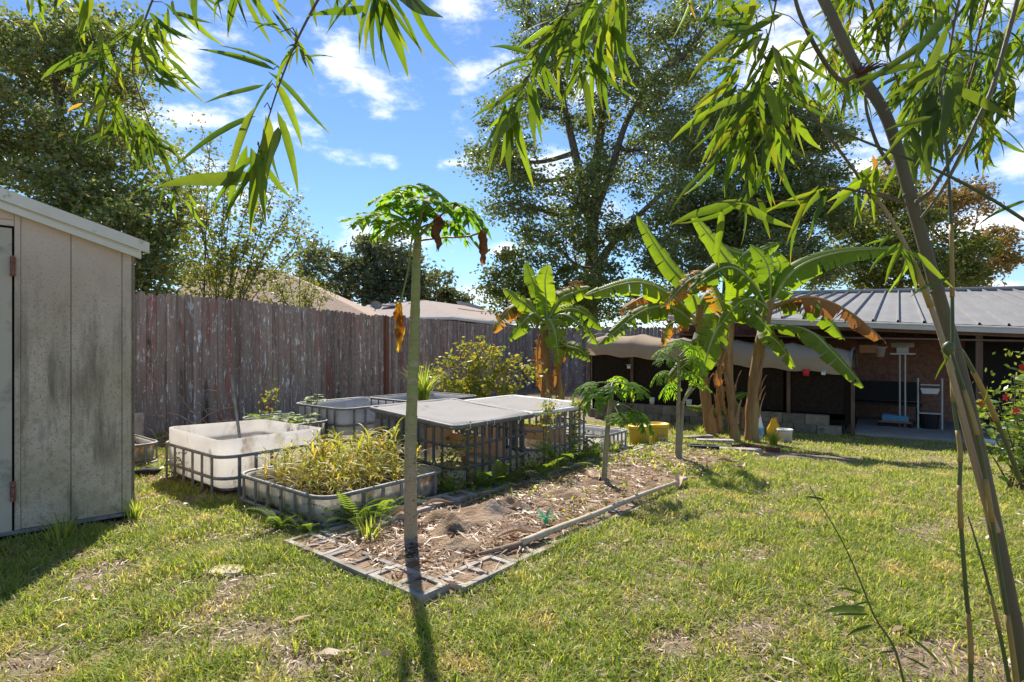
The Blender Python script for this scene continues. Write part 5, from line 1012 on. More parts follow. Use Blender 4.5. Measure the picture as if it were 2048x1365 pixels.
    for i, (ps, w, kw) in enumerate([
        ([(1540,610,Y),(1590,540,Y-.2),(1680,505,Y-.2),(1800,497,Y-.3)], .44, dict(torn=.15, droop=.6, nrm=(0,-.7,.7))),
        ([(1540,615,Y),(1620,595,Y-.4),(1700,625,Y-.6),(1772,685,Y-.7)], .46, dict(torn=.95, droop=1.15, mat='banana_dead', nrm=(.3,-.5,.8), label='orange brown dying banana leaf')),
        ([(1540,620,Y),(1600,600,Y-.1),(1650,630,Y-.2),(1688,680,Y-.2)], .42, dict(torn=.4, droop=.8)),
        ([(1530,650,Y),(1610,660,Y-.7),(1660,700,Y-1),(1728,775,Y-1.1)], .46, dict(torn=.2, droop=.45, nrm=(.5,-.75,.4))),
        ([(1535,620,Y),(1500,560,Y-.5),(1450,535,Y-.6),(1370,590,Y-.7)], .44, dict(torn=.6, droop=.9)),
        ([(1538,610,Y),(1540,560,Y-.3),(1530,520,Y-.3),(1500,490,Y-.3)], .34, dict(torn=.2, droop=.4, nrm=(.2,-.9,.3))),
        ([(1540,605,Y),(1550,560,Y),(1560,530,Y),(1545,505,Y)], .28, dict(torn=.2, droop=.5, nrm=(-.4,-.9,.2))),
        ([(1538,620,Y),(1510,600,Y-.4),(1480,605,Y-.6),(1440,650,Y-.6)], .40, dict(torn=.3, droop=.7)),
        ([(1530,640,Y),(1540,670,Y-.4),(1560,690,Y-.5),(1590,735,Y-.5)], .3, dict(torn=.2, droop=.6)),
        ([(1535,600,Y),(1500,520,Y+.3),(1460,500,Y+.3),(1400,470,Y+.4)], .36, dict(torn=.3, droop=.5)),
        ]): bleaf(t, ps, w, seed=i+90, **kw)
    g = G(1490, 862); g.y += .1; t = thing('banana_pup', 'small banana pup with short bright leaves low between the stems', 'banana', g, 'banana plants'); Yp = g.y
    pseudostem(t, [g, P(1488, 835, Yp), P(1485, 815, Yp)], .03, .02, 8)
    bleaf(t, [(1485,820,Yp),(1470,800,Yp-.1),(1480,790,Yp-.1),(1495,786,Yp)], .16, torn=0, seed=120); bleaf(t, [(1450,840,Yp),(1420,812,Yp-.1),(1400,815,Yp-.1),(1372,812,Yp)], .16, torn=0, seed=121); bleaf(t, [(1485,820,Yp),(1455,830,Yp),(1445,810,Yp),(1432,800,Yp)], .12, torn=0, seed=122)
build_bananas()

# ------------------------------------------------------------------ bushes and plants at tubs
vase_shrub('yellow_bush', 'loose yellow green bush against the fence behind the covered cages', (950,815), [(890,715,0),(930,690,.1),(965,682,0),(1000,700,.1),(1035,715,0),(855,745,-.2),(1075,745,-.1),(910,770,-.4),(980,760,-.4),(1030,775,-.4),(940,740,-.3),(1000,740,-.2),(885,770,-.2),(960,775,-.4)], 3000, .08, 'leaf_bush', 31, 9.6, r0=.012, bark='deadtwig')
def grass_clump(name, label, p, n, H, seed, mat='grass', w=.012, spread=.9):
    rnd = random.Random(seed); t = thing(name, label, 'grass', p); m = MB()
    for k in range(n):
        a = rnd.uniform(0, 6.283); e = rnd.uniform(.15, spread); L_ = H*rnd.uniform(.6, 1.1); d = Vector((math.cos(a), math.sin(a), 0)); s = Vector((-d.y, d.x, 0)); b = len(m.v); q0 = Vector(p)+d*rnd.uniform(0,.07)
        for i in range(5): f = i/4; q = q0+d*L_*e*f*f*.8+ZD*L_*(f-.35*e*f*f); ww = w*(1-f**2)*.5+.0006; m.v += [tuple(q-s*ww), tuple(q+s*ww)]
        for i in range(4): m.f.append((b+2*i, b+2*i+1, b+2*i+3, b+2*i+2))
    mk('blades', m, M[mat], t, True); return t
u0, v0, la, lb = TUBS['far']; p = UV(u0+.5, v0+.45); grass_clump('lemongrass', 'tall arching green lemongrass growing in the far tub', (p.x, p.y, gh(p.x,p.y)+.42), 110, .62, 41, w=.016)
def build_ginger():
    u0, v0, la, lb = TUBS['ginger']; p0 = UV(u0+la/2, v0+lb/2); t = thing('ginger_plants', 'crowded yellow green ginger plants with rusty tips in the front tub', 'ginger', (p0.x, p0.y, .14)); cm = [cane_mesh('cane', s, 1.0, 13, .62, .042) for s in range(8)]; rnd = random.Random(2)
    for i in range(11):
        for j in range(12):
            u = u0+.08+(la-.16)*(i+rnd.uniform(.1,.9))/11; v = v0+.08+(lb-.16)*(j+rnd.uniform(.1,.9))/12; p = UV(u, v); e = 1-abs((v-v0)/lb-.5)*.5; H = rnd.uniform(.20, .38)*e*(1.05 if v-v0 > .3 else .85)
            a = rnd.uniform(0, 6.283); le = rnd.gauss(0, .22); z = Vector((math.sin(le)*math.cos(a), math.sin(le)*math.sin(a), math.cos(le))); inst('cane', cm[(i*7+j*3) % 8], dirframe((p.x, p.y, .13), z.orthogonal(), z, H) @ Matrix.Rotation(a, 4, 'Z'), t)
build_ginger()
FL = ['feathery fern spilling over the bed edge by the front tub', 'fern with pale lit fronds at the right corner of the front tub', 'fern in front of the dark cage', 'wide spreading fern under the dark cage corner', 'tall fern beside the pale cage', 'fern at the foot of the pale cage', 'bright fern between pale cage and young papaya', 'fern low by the bed edge near the low tub', 'fern against the dark cage corner next to the front tub', 'fern under the left bars of the front tub', 'fern in shade under the near corner of the front tub']
for i, (px, py, n, s, a0) in enumerate([(710,1058,9,.30,-60),(760,1045,9,.30,-60),(960,985,9,.30,-70),(1000,975,9,.30,-60),(1120,945,9,.34,-80),(1080,960,8,.30,-60),(1160,930,8,.30,-60),(1195,920,7,.26,-60),(905,1000,7,.24,-80),(560,1060,7,.22,-100),(610,1072,7,.2,-90)]):
    fern(px, py, FL[i], n, s, 60+i, 0.0, a0, 230)
for i, (key, fu, fv, z, lab) in enumerate([('fernbed',.3,.8,.3,'fern at the fence side of the narrow tub'),('shedside',.6,.4,.16,'green fern filling the tub behind the shed'),('fernbed',.5,.3,.3,'low fern among the broad leaves of the narrow tub')]):
    u0, v0, la, lb = TUBS[key]; p = UV(u0+la*fu, v0+lb*fv); t = thing('fern', lab, 'fern', (p.x, p.y, z), 'ferns'); rnd = random.Random(i)
    for k in range(9): a = k*.7+rnd.gauss(0,.2); d = Vector((math.cos(a)*.8, math.sin(a)*.8, rnd.uniform(.2,.7))); inst('frond', FR[k % 3], dirframe(p+ZD*z, d, ZD, rnd.uniform(.2,.32)), t)
BRL = lance_mesh('leaf', M['leaf_bush'] if False else M['fern'], .7, .35, .2, 6)
def broad_plant(name, label, p, n, s, seed, mat=None, H=.12):
    rnd = random.Random(seed); t = thing(name, label, 'plant', p)
    for k in range(n):
        a = k*2.4+rnd.gauss(0,.3); L_ = s*rnd.uniform(.6,1.1); h = H*rnd.uniform(.4,1.2); b = Vector(p)+Vector((math.cos(a)*.05, math.sin(a)*.05, h)); inst('leaf', BRL, dirframe(b, (math.cos(a), math.sin(a), .15), ZD, L_), t); m = MB(); m.tube([p, b], .003, 4); mk('stalk', m, M['petiole'], t)
u0, v0, la, lb = TUBS['fernbed']
for i, (fu, fv, lab) in enumerate([(.7,.25,'broad leaved plant at the near end of the narrow tub'),(.6,.6,'broad leaved plant in the middle of the narrow tub'),(.3,.4,'small broad leaved plant at the edge of the narrow tub')]): p = UV(u0+la*fu, v0+lb*fv); broad_plant('broad_leaf_plant', lab, (p.x, p.y, .3), 11, .14, 70+i)
p = P(630, 806, 6.9); broad_plant('broad_leaf_plant', 'leafy green plant rising over the rim of the grey tub', (p.x, p.y, .45), 12, .12, 75); p = P(618, 860, 5.5); broad_plant('broad_leaf_plant', 'lit bright green leaves on the rim of the tall white tub', (p.x, p.y, .40), 7, .08, 76)
def vine(name, label, pts, n, ls, mat, seed, spread=.06):
    rnd = random.Random(seed); r = np.random.default_rng(seed); sp = catmull(pts, 6); t = thing(name, label, 'vine', sp[0], 'weeds on the cages'); m = MB(); m.tube(sp, .003, 4); mk('stem', m, M['twig'], t); A = np.array(sp); q = A[r.integers(0, len(A), n)]+r.normal(0, spread, (n, 3)); cloud_obj('foliage', q, ls, mat, t, seed)
vine('climbing_vine', 'leafy dark vine climbing the near corner of the dark cage', [P(905,1000,4.5), P(908,950,4.45), P(900,905,4.5), P(940,880,4.75)], 420, .035, 'leaf_green', 81, .06)
vine('climbing_vine', 'tall weed growing up the near corner of the pale cage', [P(1085,960,5.3), P(1090,900,5.3), P(1095,830,5.35), P(1100,805,5.35)], 320, .04, 'leaf_bush', 82, .05)
vine('climbing_vine', 'tall weed up the far right corner of the pale cage', [P(1140,940,5.9), P(1145,880,5.9), P(1150,820,5.95), P(1158,812,6)], 300, .045, 'leaf_bush', 83, .05)
vine('climbing_vine', 'tangle of weeds along the foot of the pale cage', [P(1050,955,5.2), P(1090,945,5.35), P(1140,925,5.6), P(1190,905,5.9)], 800, .045, 'leaf_green', 84, .09)
vine('climbing_vine', 'tangle of weeds along the foot of the dark cage', [P(900,1005,4.45), P(950,985,4.6), P(1000,965,4.8), P(1050,950,5.0)], 520, .035, 'leaf_green', 85, .06)
vine('climbing_vine', 'trailing weed across the lower bars of the front tub', [P(515,1040,4.1), P(560,1040,3.9), P(610,1060,3.75), P(660,1075,3.6)], 420, .04, 'leaf_dark', 86, .06)
vine('climbing_vine', 'little weed growing through the left bars of the tall white tub', [P(345,960,4.95), P(350,930,4.9), P(358,915,4.85), P(365,930,4.8)], 90, .03, 'leaf_light', 87, .04)
vine('climbing_vine', 'thin yellow leaved weed behind the narrow tub at the fence', [P(535,850,6.9), P(540,820,6.9), P(542,790,6.9), P(548,780,6.9)], 110, .045, 'leaf_bush', 88, .06)
for i, (px, py, lab) in enumerate([(1110,948,'grassy weeds left of the young papaya at the cage'),(1185,925,'spiky weeds in front of the low tub'),(1225,910,'spiky green weeds right of the young papaya'),(1290,893,'grassy weeds at the foot of the yellow pails'),(740,1085,'grass tuft at the bed edge behind the papaya trunk'),(1660,868,'grass tuft at the corner of the shade house'),(1545,893,'dark strappy plant by the white bucket'),(1400,868,'weed tuft by the thick banana stem'),(270,1040,'tall grass tuft at the shed corner'),(120,1085,'tall grass tuft under the shed door edge'),(1350,870,'weeds behind the forked papaya')]):
    g = G(px, py); grass_clump('grass_tuft', lab, g, 46, .20 if i not in (6,) else .3, 130+i, w=.010 if i not in (6,) else .028, spread=.9)
def dead_branch(name, label, base, seed, n, H, mat='deadtwig', Y=6.6):
    rnd = random.Random(seed); b = G(*base); t = thing(name, label, 'branch', b)
    for k in range(n):
        a = b+Vector((rnd.gauss(0,.08), rnd.gauss(0,.05), 0)); m = MB(); d = Vector((rnd.gauss(0,.7), rnd.gauss(0,.3), 1)).normalized(); pts = [a]; L_ = H*rnd.uniform(.6,1.15)
        for i in range(6): d = (d+Vector((rnd.gauss(0,.28), rnd.gauss(0,.15), rnd.gauss(-.12,.2)))).normalized(); pts.append(pts[-1]+d*L_/6)
        m.tube(pts, [.008*(1-i/8) for i in range(7)], 5)
        for i in range(2, 6):
            e = pts[i]+Vector((rnd.gauss(0,.5), rnd.gauss(0,.2), rnd.gauss(.2,.4)))*L_*.4; m.tube([pts[i], (pts[i]+e)/2+Vector((0,0,.03)), e], [.004,.003,.0015], 4)
        mk('twig', m, M[mat], t)
dead_branch('dead_brush', 'tangle of bare dead twigs against the fence by the shed', (320,895), 5, 8, 1.0); dead_branch('dead_brush', 'bare brown twigs behind the tall white tub beside the pipe', (430,885), 6, 8, .85); dead_branch('dead_brush', 'sparse dry twigs at the fence left of the grey tub', (530,870), 8, 4, .6)

# hibiscus at the right edge
def build_hibiscus():
    b = G(2055, 985); Y = b.y; t = thing('hibiscus_bush', 'leafy bush with red flowers at the right edge', 'bush', b); rnd = random.Random(3); r = np.random.default_rng(3); pts = []
    hl = lance_mesh('leaf', M['hib_leaf'], .5, .3, .25, 5); cnt = 0
    for k in range(26):
        e = P(rnd.uniform(1950, 2150), rnd.uniform(665, 930), Y+rnd.uniform(-.5,.5)); 
        if e.x < P(1985, 0, Y).x and e.z > .75: e.x += .25
        a = b+Vector((rnd.gauss(0,.12), rnd.gauss(0,.12), 0)); sp = catmull([a, a.lerp(e,.5)+Vector((rnd.gauss(0,.06), 0, .05)), e], 6); m = MB(); m.tube(sp, [.009*(1-.7*i/len(sp)) for i in range(len(sp))], 5); mk('stem', m, M['twig'], t, True)
        for i in range(4, len(sp)):
            for q in range(2):
                if cnt > 290: continue
                az = rnd.uniform(0, 6.283); d = Vector((math.cos(az), math.sin(az), rnd.uniform(-.3,.5))); inst('leaf', hl, dirframe(sp[i]+Vector((rnd.gauss(0,.03), rnd.gauss(0,.03), rnd.gauss(0,.03))), d, ZD+Vector((rnd.gauss(0,.4), rnd.gauss(-.4,.4), 0)), rnd.uniform(.07,.13)), t); cnt += 1
        A = np.array(sp[5:]); pts.append(A[r.integers(0, len(A), 40)]+r.normal(0,.09,(40,3)))
    cloud_obj('small_leaves', np.concatenate(pts), .055, 'hib_leaf', t, 5, kind='stuff')
    for (px, py, dy) in ((2030,822,-.5),(1962,808,-.3),(2010,795,-.4),(2042,735,-.3)):
        c_ = P(px, py, Y+dy); m = MB()
        for k in range(5):
            a = k*1.2566; d = Vector((math.cos(a), -.35, math.sin(a))); s = d.cross(Vector((0,-1,0))).normalized(); m.add([c_, c_+d*.012-s*.008, c_+d*.028-s*.012, c_+d*.034, c_+d*.028+s*.012, c_+d*.012+s*.008], [(0,1,2,3),(0,3,4,5)])
        m.tube([c_, c_+Vector((.01,-.05,.0))], .003, 5); mk('flower', m, M['red'], t, label='red hibiscus flower')
M['hib_leaf'] = leafmat('hibiscus_leaf', [(.06,.13,.02),(.10,.18,.03),(.16,.24,.04),(.25,.28,.05)], 'object', .45, .35, .5)
build_hibiscus()
g = G(2040, 945); m = MB(); m.lathe(g+ZD*.06, [(.075*math.sin(a), -.075*math.cos(a)) for a in [i*math.pi/12 for i in range(13)]], 18); mk('garden_globe', m, M['globe'], label='grey glass globe beside the hibiscus bush', cat='globe', smooth=True, loc=tuple(g))
m = MB(); g = G(2017, 932); m.tube([g, P(2015, 872, g.y)], .006, 5); m.lathe(P(2015, 866, g.y), [(.001,-.03),(.025,-.02),(.03,.01),(.02,.03),(.001,.035)], 10); mk('garden_stake', m, M['dark'], label='thin black stake light beside the hibiscus bush', cat='stake', loc=tuple(g))

# ------------------------------------------------------------------ small things
def pail(name, label, px, py, r, H, body, lid):
    b = G(px, py); t = thing(name, label, 'pail', b, None); m = MB(); m.lathe(b, [(.001,.004),(r*.86,.004),(r*.93,H*.8),(r,H*.82),(r,H*.86),(r*.95,H*.87),(r*.97,H)], 24); mk('body', m, M[body], t, True)
    if lid: m = MB(); m.lathe(b+ZD*(H-.03), [(r*1.05,0),(r*1.06,.03),(r*1.0,.042),(r*.93,.036),(r*.88,.022),(.001,.024)], 24); mk('lid', m, M[lid], t, True)
    else: m = MB(); m.lathe(b, [(r*1.06,H*.93),(r*1.06,H),(r*.93,H),(r*.85,.03),(.001,.02)], 24); mk('rim', m, M[body], t, True)
    return t, b
def build_small():
    def txt(par, b, r, H, lines, mat):
        for (s, size, zz, az) in lines:
            for i, ch in enumerate(s):
                cu = bpy.data.curves.new('lettering', 'FONT'); cu.body = ch; cu.size = size; cu.align_x = 'CENTER'; cu.extrude = .0006; tmp = bpy.data.objects.new('tmp', cu); COL.objects.link(tmp); dg = bpy.context.evaluated_depsgraph_get(); me = bpy.data.meshes.new_from_object(tmp.evaluated_get(dg)); bpy.data.objects.remove(tmp)
                me.materials.append(M[mat]); a = R(az)+(i-(len(s)-1)/2)*size*.62/r; p = Vector((b.x+math.cos(a)*(r*.955), b.y+math.sin(a)*(r*.955), b.z+zz)); o_ = Vector((math.cos(a), math.sin(a), 0)); inst('letter', me, frame(p, ZD.cross(o_), ZD, o_), par)
    t, b = pail('yellow_pail', 'yellow pail with bright lid, the left of two beside the low tub', 1279, 893, .14, .26, 'yellow_pale', 'yellow'); 
    t, b = pail('yellow_pail', 'yellow pail with white lettering, the right of two behind the bed blocks', 1316, 890, .145, .28, 'yellow_pale', 'yellow'); txt(t, b, .145, .28, [("LET'S", .035, .17, 280), ('DO', .09, .06, 282)], 'whiteplastic')
    pail('white_bucket', 'white bucket standing beside the yellow bag', 1570, 885, .125, .23, 'whiteplastic', None)
    # bag with a blue print, yellow bag
    b = G(1516, 878); t = thing('printed_bag', 'clear pointed plastic bag with a blue print leaning at the banana stem', 'bag', b); m = MB(); H = P(1516, 823, b.y).z-b.z; pts = []
    for i in range(9):
        f = i/8; r_ = .115*(1-f)**.65 if f > .45 else .115*(.72+.3*f/.45*.3)
        for k in range(15): a = 2*math.pi*k/14; q = r_*(1+.07*math.sin(3*a+i)); pts.append(b+Vector((q*math.cos(a)+.02*f, q*.6*math.sin(a), H*f)))
    m.grid(pts, 9, 15); mk('bag_skin', m, M['bag'], t, True); m = MB(); pts2 = []
    for i in range(5):
        f = .08+.34*i/4; r_ = .117*(.72+.3*f/.45*.3)
        for k in range(9): a = R(200+140*k/8); q = r_*(1+.07*math.sin(3*a+f*8)); pts2.append(b+Vector((q*1.03*math.cos(a)+.02*f, q*.62*math.sin(a)-.002, H*f)))
    m.grid(pts2, 5, 9); mk('print', m, M['bluebag'], t, True)
    b = G(1548, 876); t = thing('yellow_bag', 'crumpled yellow bag between printed bag and white bucket', 'bag', b); m = MB(); H = P(1548, 840, b.y).z-b.z; pts = []; rnd = random.Random(1)
    for i in range(8):
        f = i/7; r_ = .10*(.9+.5*math.sin(f*3)) * (1-.35*f)
        for k in range(13): a = 2*math.pi*k/12; q = r_*(1+.18*math.sin(2*a+i*.8)); pts.append(b+Vector((q*math.cos(a), q*.7*math.sin(a), H*f*(1+.12*math.sin(a*2)))))
    m.grid(pts, 8, 13); mk('bag_skin', m, M['yellow'], t, True)
    # bricks, black block, stones
    bb = MB(); bb.obox((-.095,-.045,0), (.19,0,0), (0,.09,0), (0,0,.06)); bmesh_ = bb.mesh('brick', mat=M['redbrick'])
    for i, (px, py, a, lab) in enumerate([(1478,899,20,'red brick, left of the row at the banana bed edge'),(1497,899,75,'red brick, middle of the row at the banana bed edge'),(1512,901,40,'red brick, right of the row at the banana bed edge'),(1545,905,-20,'red brick half sunk in the grass beyond the row')]):
        g = G(px, py); inst('red_brick', bmesh_, Matrix.Translation(g+ZD*.005) @ Matrix.Rotation(R(a), 4, 'Z'), label=lab, cat='brick', group='red bricks')
    bk = block_mesh('block', M['blackblock'], .36, .16, .10); g = G(1406, 905); inst('black_block', bk, Matrix.Translation(g+ZD*.09) @ Matrix.Rotation(R(-12), 4, 'Z'), label='black painted block at the far end of the bed', cat='block')
    pm = MB(); pm.obox((-.28,-.07,0), (.56,0,0), (0,.14,0), (0,0,.05)); pme = pm.mesh('kerb', mat=M['concrete'])
    for (px, py, a, lab) in ((1430,888,-8,'pale kerb stone at the foot of the thick banana stem'),(1475,908,-14,'pale kerb stone in front of the red bricks'),(1395,880,18,'pale kerb stone at the bed end by the forked papaya')): inst('kerb_stone', pme, Matrix.Translation(G(px, py)+ZD*.02) @ Matrix.Rotation(R(a), 4, 'Z'), label=lab, cat='kerb stone', group='kerb stones')
    g = G(449, 1146); m = MB(); r = random.Random(2); top = [(-.098,-.03),(-.05,-.062),(.02,-.055),(.095,-.045),(.10,.01),(.07,.05),(.0,.058),(-.06,.05)]; n = len(top)
    m.add([g+Vector((x*1.06, y*1.1, -.03)) for x, y in top]+[g+Vector((x, y, .022+r.uniform(-.003,.004))) for x, y in top]+[g+Vector((0,0,.027))], [(i, (i+1)%n, n+(i+1)%n, n+i) for i in range(n)]+[(n+i, n+(i+1)%n, 2*n) for i in range(n)]); mk('stepping_stone', m, M['stone'], label='pale tan paving stone sunk in the lawn', cat='stone', loc=tuple(g))
    # dry bamboo pole
    a, b = G(1042, 1086, .055), G(1370, 957, .06); n = 40; m = MB(); L_ = (b-a).length; rr = []
    pts = [a.lerp(b, i/n)+Vector((.004*math.sin(i*.2), 0, .003*math.sin(i*.3))) for i in range(n+1)]
    for i in range(n+1): rr.append((.021-.007*i/n)*(1.14 if i % 9 == 4 else 1))
    m.tube(pts, rr, 12); mk('bamboo_pole', m, M['pole'], label='long dry bamboo pole lying along the bed', cat='pole', smooth=True, loc=tuple(a))
    a, b = G(920, 1118, .04), G(1042, 1088, .05); m = MB(); m.tube([a, a.lerp(b,.5), b], [.006,.012,.02], 8); mk('bamboo_stick', m, M['deadtwig'], label='thin brown stick pointing out before the bamboo pole', cat='stick', smooth=True, loc=tuple(a))
    def sheath(px, py, L_, W_, az, lab, curl=.5, seed=0, tilt=.15):
        g = G(px, py, .05); m = MB(); d = Vector((math.cos(R(az)), math.sin(R(az)), tilt)); s = Vector((-d.y, d.x, 0)).normalized(); pts = []
        for i in range(9):
            f = i/8; w = W_*(math.sin(math.pi*(f*.8+.15)))
            for k in range(5): e = k/2-1; pts.append(g+d*L_*(f-.5)+s*w*e*.5*(1-.2*curl)+ZD*(curl*w*.5*e*e+.02*math.sin(f*5+seed)+.012))
        m.grid(pts, 9, 5); mk('bamboo_sheath', m, M['sheath'], label=lab, cat='sheath', smooth=True, loc=tuple(g), group='dry bamboo sheaths')
    sheath(1040, 1072, .30, .10, 8, 'large pale curled bamboo sheath at the near end of the pole', .6); sheath(912, 1030, .16, .05, 75, 'small upright pale sheath on the ash mound', .5, 1, .5); sheath(1022, 1018, .16, .07, 20, 'tan sheath on the heaped mulch', .8, 2, .3); sheath(1185, 958, .22, .14, 100, 'brown folded sheath left of the young papaya base', .9, 3, .1); sheath(795, 1032, .2, .07, 15, 'brown sheath on the block by the front tub', .8, 4); sheath(1360, 965, .16, .08, 60, 'curled brown sheath at the far end of the pole', .8, 5, .3); sheath(875, 1012, .26, .06, 22, 'long tan sheath between block row and ash mound', .7, 6); sheath(1455, 925, .22, .1, -15, 'tan sheath lying before the kerb stones', .6, 7); sheath(1480, 935, .18, .08, 40, 'pale dry leaf sheath on the grass by the kerb stones', .5, 8)
    g = G(1092, 1040, .06); m = MB()
    for k in range(6):
        a = k*1.05; L_ = .10 if k % 2 else .13; d = Vector((math.cos(a), math.sin(a), .5 if k != 1 else 1.2)).normalized(); s = Vector((-math.sin(a), math.cos(a), 0)); m.add([g, g+d*L_*.5-s*.014, g+d*L_-ZD*.01, g+d*L_*.5+s*.014], [(0,1,2,3)])
    m.lathe(g, [(.012,-.02),(.02,0),(.012,.02),(.001,.022)], 10); mk('plastic_star', m, M['green_plastic'], label='green plastic star cut from a bottle on the mulch', cat='plastic star', loc=tuple(g))
    g = G(296, 952); m = MB(); r = random.Random(5); pts = []
    for i in range(7):
        for k in range(11): a = 2*math.pi*k/10; q = .085*math.sin(math.pi*(.08+.9*i/6))*(1+.25*math.sin(3*a+i)); pts.append(g+Vector((q*1.3*math.cos(a), q*math.sin(a), .075*(1-math.cos(math.pi*(1-i/6)))/2+.004*r.random())))
    m.grid(pts, 7, 11); mk('black_bag', m, M['tv'], label='crumpled black plastic on the grass beside the shed', cat='bag', smooth=True, loc=tuple(g))
    m = MB(); a = G(1190, 838); m.obox(a, Vector((.35,-.1,.12)), Vector((.03,.08,0)), (0,0,.05)); mk('timber_offcut', m, M['deadtwig'], label='grey timber leaning at the block wall beyond the cages', cat='timber', loc=tuple(a))
build_small()

# ------------------------------------------------------------------ bamboo in the foreground
def culm(name, label, path, w0, w1, mat, seed, nodes=5, ground_it=True, sheaths=None, cont=None):
    pts = [P(*q) for q in path]
    if ground_it: pts[0].z = gh(pts[0].x, pts[0].y)-.02
    t = thing(name, label, 'bamboo', pts[0], 'bamboo stems'); sp = catmull(pts, 8); n = len(sp); Y = path[0][2]
    def rad(i): return (w0+(w1-w0)*i/n)/F*Y*.5
    m = MB(); m.tube(sp, [rad(i) for i in range(n)], 14); mk('culm', m, M[mat], t, True)
    for k in range(1, nodes+1):
        i = int(n*k/(nodes+1)); d = (sp[min(i+1,n-1)]-sp[i-1]).normalized(); r_ = rad(i); m = MB(); c_ = sp[i]; m.tube([c_-d*r_*.35, c_-d*r_*.1, c_+d*r_*.1, c_+d*r_*.35], [r_*1.0, r_*1.13, r_*1.10, r_*1.0], 14, False); mk('node_ring', m, M[mat], t, True)
    for (f0, f1) in (sheaths or []):
        a, b = int(n*f0), max(int(n*f0)+2, int(n*f1)); seg = sp[a:b+1]; m = MB(); m.tube(seg, [rad(a+i)*(1.28-.1*i/len(seg)) for i in range(len(seg))], 10); mk('sheath', m, M['culm_sheath'], t, True)
    return t, sp
YB = 2.05
t, sp = culm('bamboo_culm', 'thick brown bamboo culm leaning across the right side', [(2062,1400,1.93),(2035,1280,1.95),(1985,1030,2.0),(1925,760,2.05),(1868,560,2.1),(1825,410,2.15),(1775,240,2.2),(1712,135,2.25),(1645,-5,2.3),(1560,-180,2.4)], 28, 23, 'culm', 1, 6)
rnd = random.Random(77)
for (path, w) in (([(1712,150,2.2),(1680,160,2.2),(1640,110,2.15),(1600,30,2.1),(1585,-30,2.1)], 11), ([(1832,405,2.1),(1860,385,2.1),(1895,330,2.1),(1920,290,2.1)], 10), ([(1780,330,2.15),(1755,290,2.15),(1735,230,2.15),(1730,190,2.15)], 8), ([(1800,400,2.1),(1700,375,2.0),(1600,400,1.95),(1420,405,1.9)], 4), ([(1815,410,2.1),(1760,392,2.0),(1700,380,1.95),(1655,372,1.95)], 5)):
    s2 = catmull([P(*q) for q in path], 6); m = MB(); m.tube(s2, [w/F*2.1*.5*(1-.4*i/len(s2)) for i in range(len(s2))], 8); mk('side_branch', m, M['culm' if w > 7 else 'twig'], t, True)
m = MB(); c_ = P(1715, 150, 2.2)
for k in range(14): m.tube([c_, c_+Vector((rnd.gauss(0,.035), rnd.gauss(-.03,.03), rnd.gauss(0,.03)))], [.008,.003], 4)
mk('root_knob', m, M['node'], t)
for (bx, by, n_, lp, a, s) in ((1660,375,3,120,150,25),(1640,372,3,110,125,20),(1700,375,2,60,80,30),(1750,330,4,90,110,40),(1440,408,2,100,60,60),(1480,395,2,110,150,20),(1500,400,2,80,75,10)):
    for k in range(n_): put_leaf(t, P(bx+rnd.gauss(0,8), by+rnd.gauss(0,4), 1.97), a+s*((k+.5)/n_-.5)*2, lp*rnd.uniform(.8,1.15), 1.97, rnd)
put_leaf(t, P(1745,310,2.1), 82, 70, 2.1, rnd, BLY, (0,-1,0), .1)
t2, sp2 = culm('bamboo_shoot', 'tan bamboo shoot rising beside the thick culm then turning green', [(1992,1062,1.97),(1970,1000,1.93),(1932,860,1.93),(1896,720,1.95),(1862,615,1.98),(1815,500,2.0),(1770,420,2.02),(1700,330,2.05),(1640,250,2.05)], 15, 4.5, 'culm_tan', 2, 6, False, [(.50,.62)])
m = MB(); i = len(sp2)//2-4; c_ = P(1897, 697, 1.9); d = (sp2[i+1]-sp2[i-1]).normalized(); m.lathe(c_, [(.001,-.026),(.015,-.014),(.019,.0),(.016,.014),(.001,.024)], 14); mk('green_bud', m, M['culm_green'], t2, True)
put_leaf(t2, c_-ZD*.01, 118, 50, 1.9, rnd, BL, (0,-1,.2), .1)
for (bx, by, n_, lp, a, s) in ((1800,490,6,75,95,60),(1815,500,4,80,70,30),(1790,470,2,60,150,20)):
    for k in range(n_): put_leaf(t2, P(bx+rnd.gauss(0,5), by+rnd.gauss(0,5), 1.97), a+s*((k+.5)/n_-.5)*2, lp*rnd.uniform(.7,1.1), 1.97, rnd)
for (px, py, a, lp) in ((1990,590,160,150),(1880,700,60,40)): put_leaf(t2, P(px if px < 1950 else 1900, py-35 if px > 1950 else py, 1.9), a if px > 1950 else a, lp if px < 1950 else 78, 1.9, rnd, BLD, (0,-.4,1), .1)
t3, _ = culm('bamboo_shoot', 'thin upright green bamboo shoot with ochre sheaths left of the thick culm', [(1940,1400,1.9),(1941,1290,1.9),(1930,1160,1.9),(1919,1000,1.9),(1920,900,1.92),(1906,790,1.95),(1905,640,2.0),(1902,450,2.05),(1893,300,2.1),(1880,160,2.1),(1870,20,2.1)], 8.5, 6, 'culm_green', 3, 7, True, [(.08,.16),(.27,.33),(.38,.44),(.49,.56),(.62,.70)])
t4, _ = culm('bamboo_shoot', 'green bamboo shoot with long ochre sheaths hugging the thick culm', [(2042,1400,1.86),(2020,1270,1.88),(1995,1110,1.9),(1968,940,1.9),(1950,850,1.9),(1925,770,1.93),(1898,690,1.95)], 9, 6, 'culm_green', 4, 5, True, [(.05,.22),(.40,.47),(.62,.80)])
t5, _ = culm('bamboo_shoot', 'thin tapering green shoot at the bottom right', [(2030,1390,1.88),(1998,1260,1.88),(1966,1130,1.9),(1936,1032,1.92)], 9, 2, 'culm_green', 5, 3, True, [(.35,.5)])
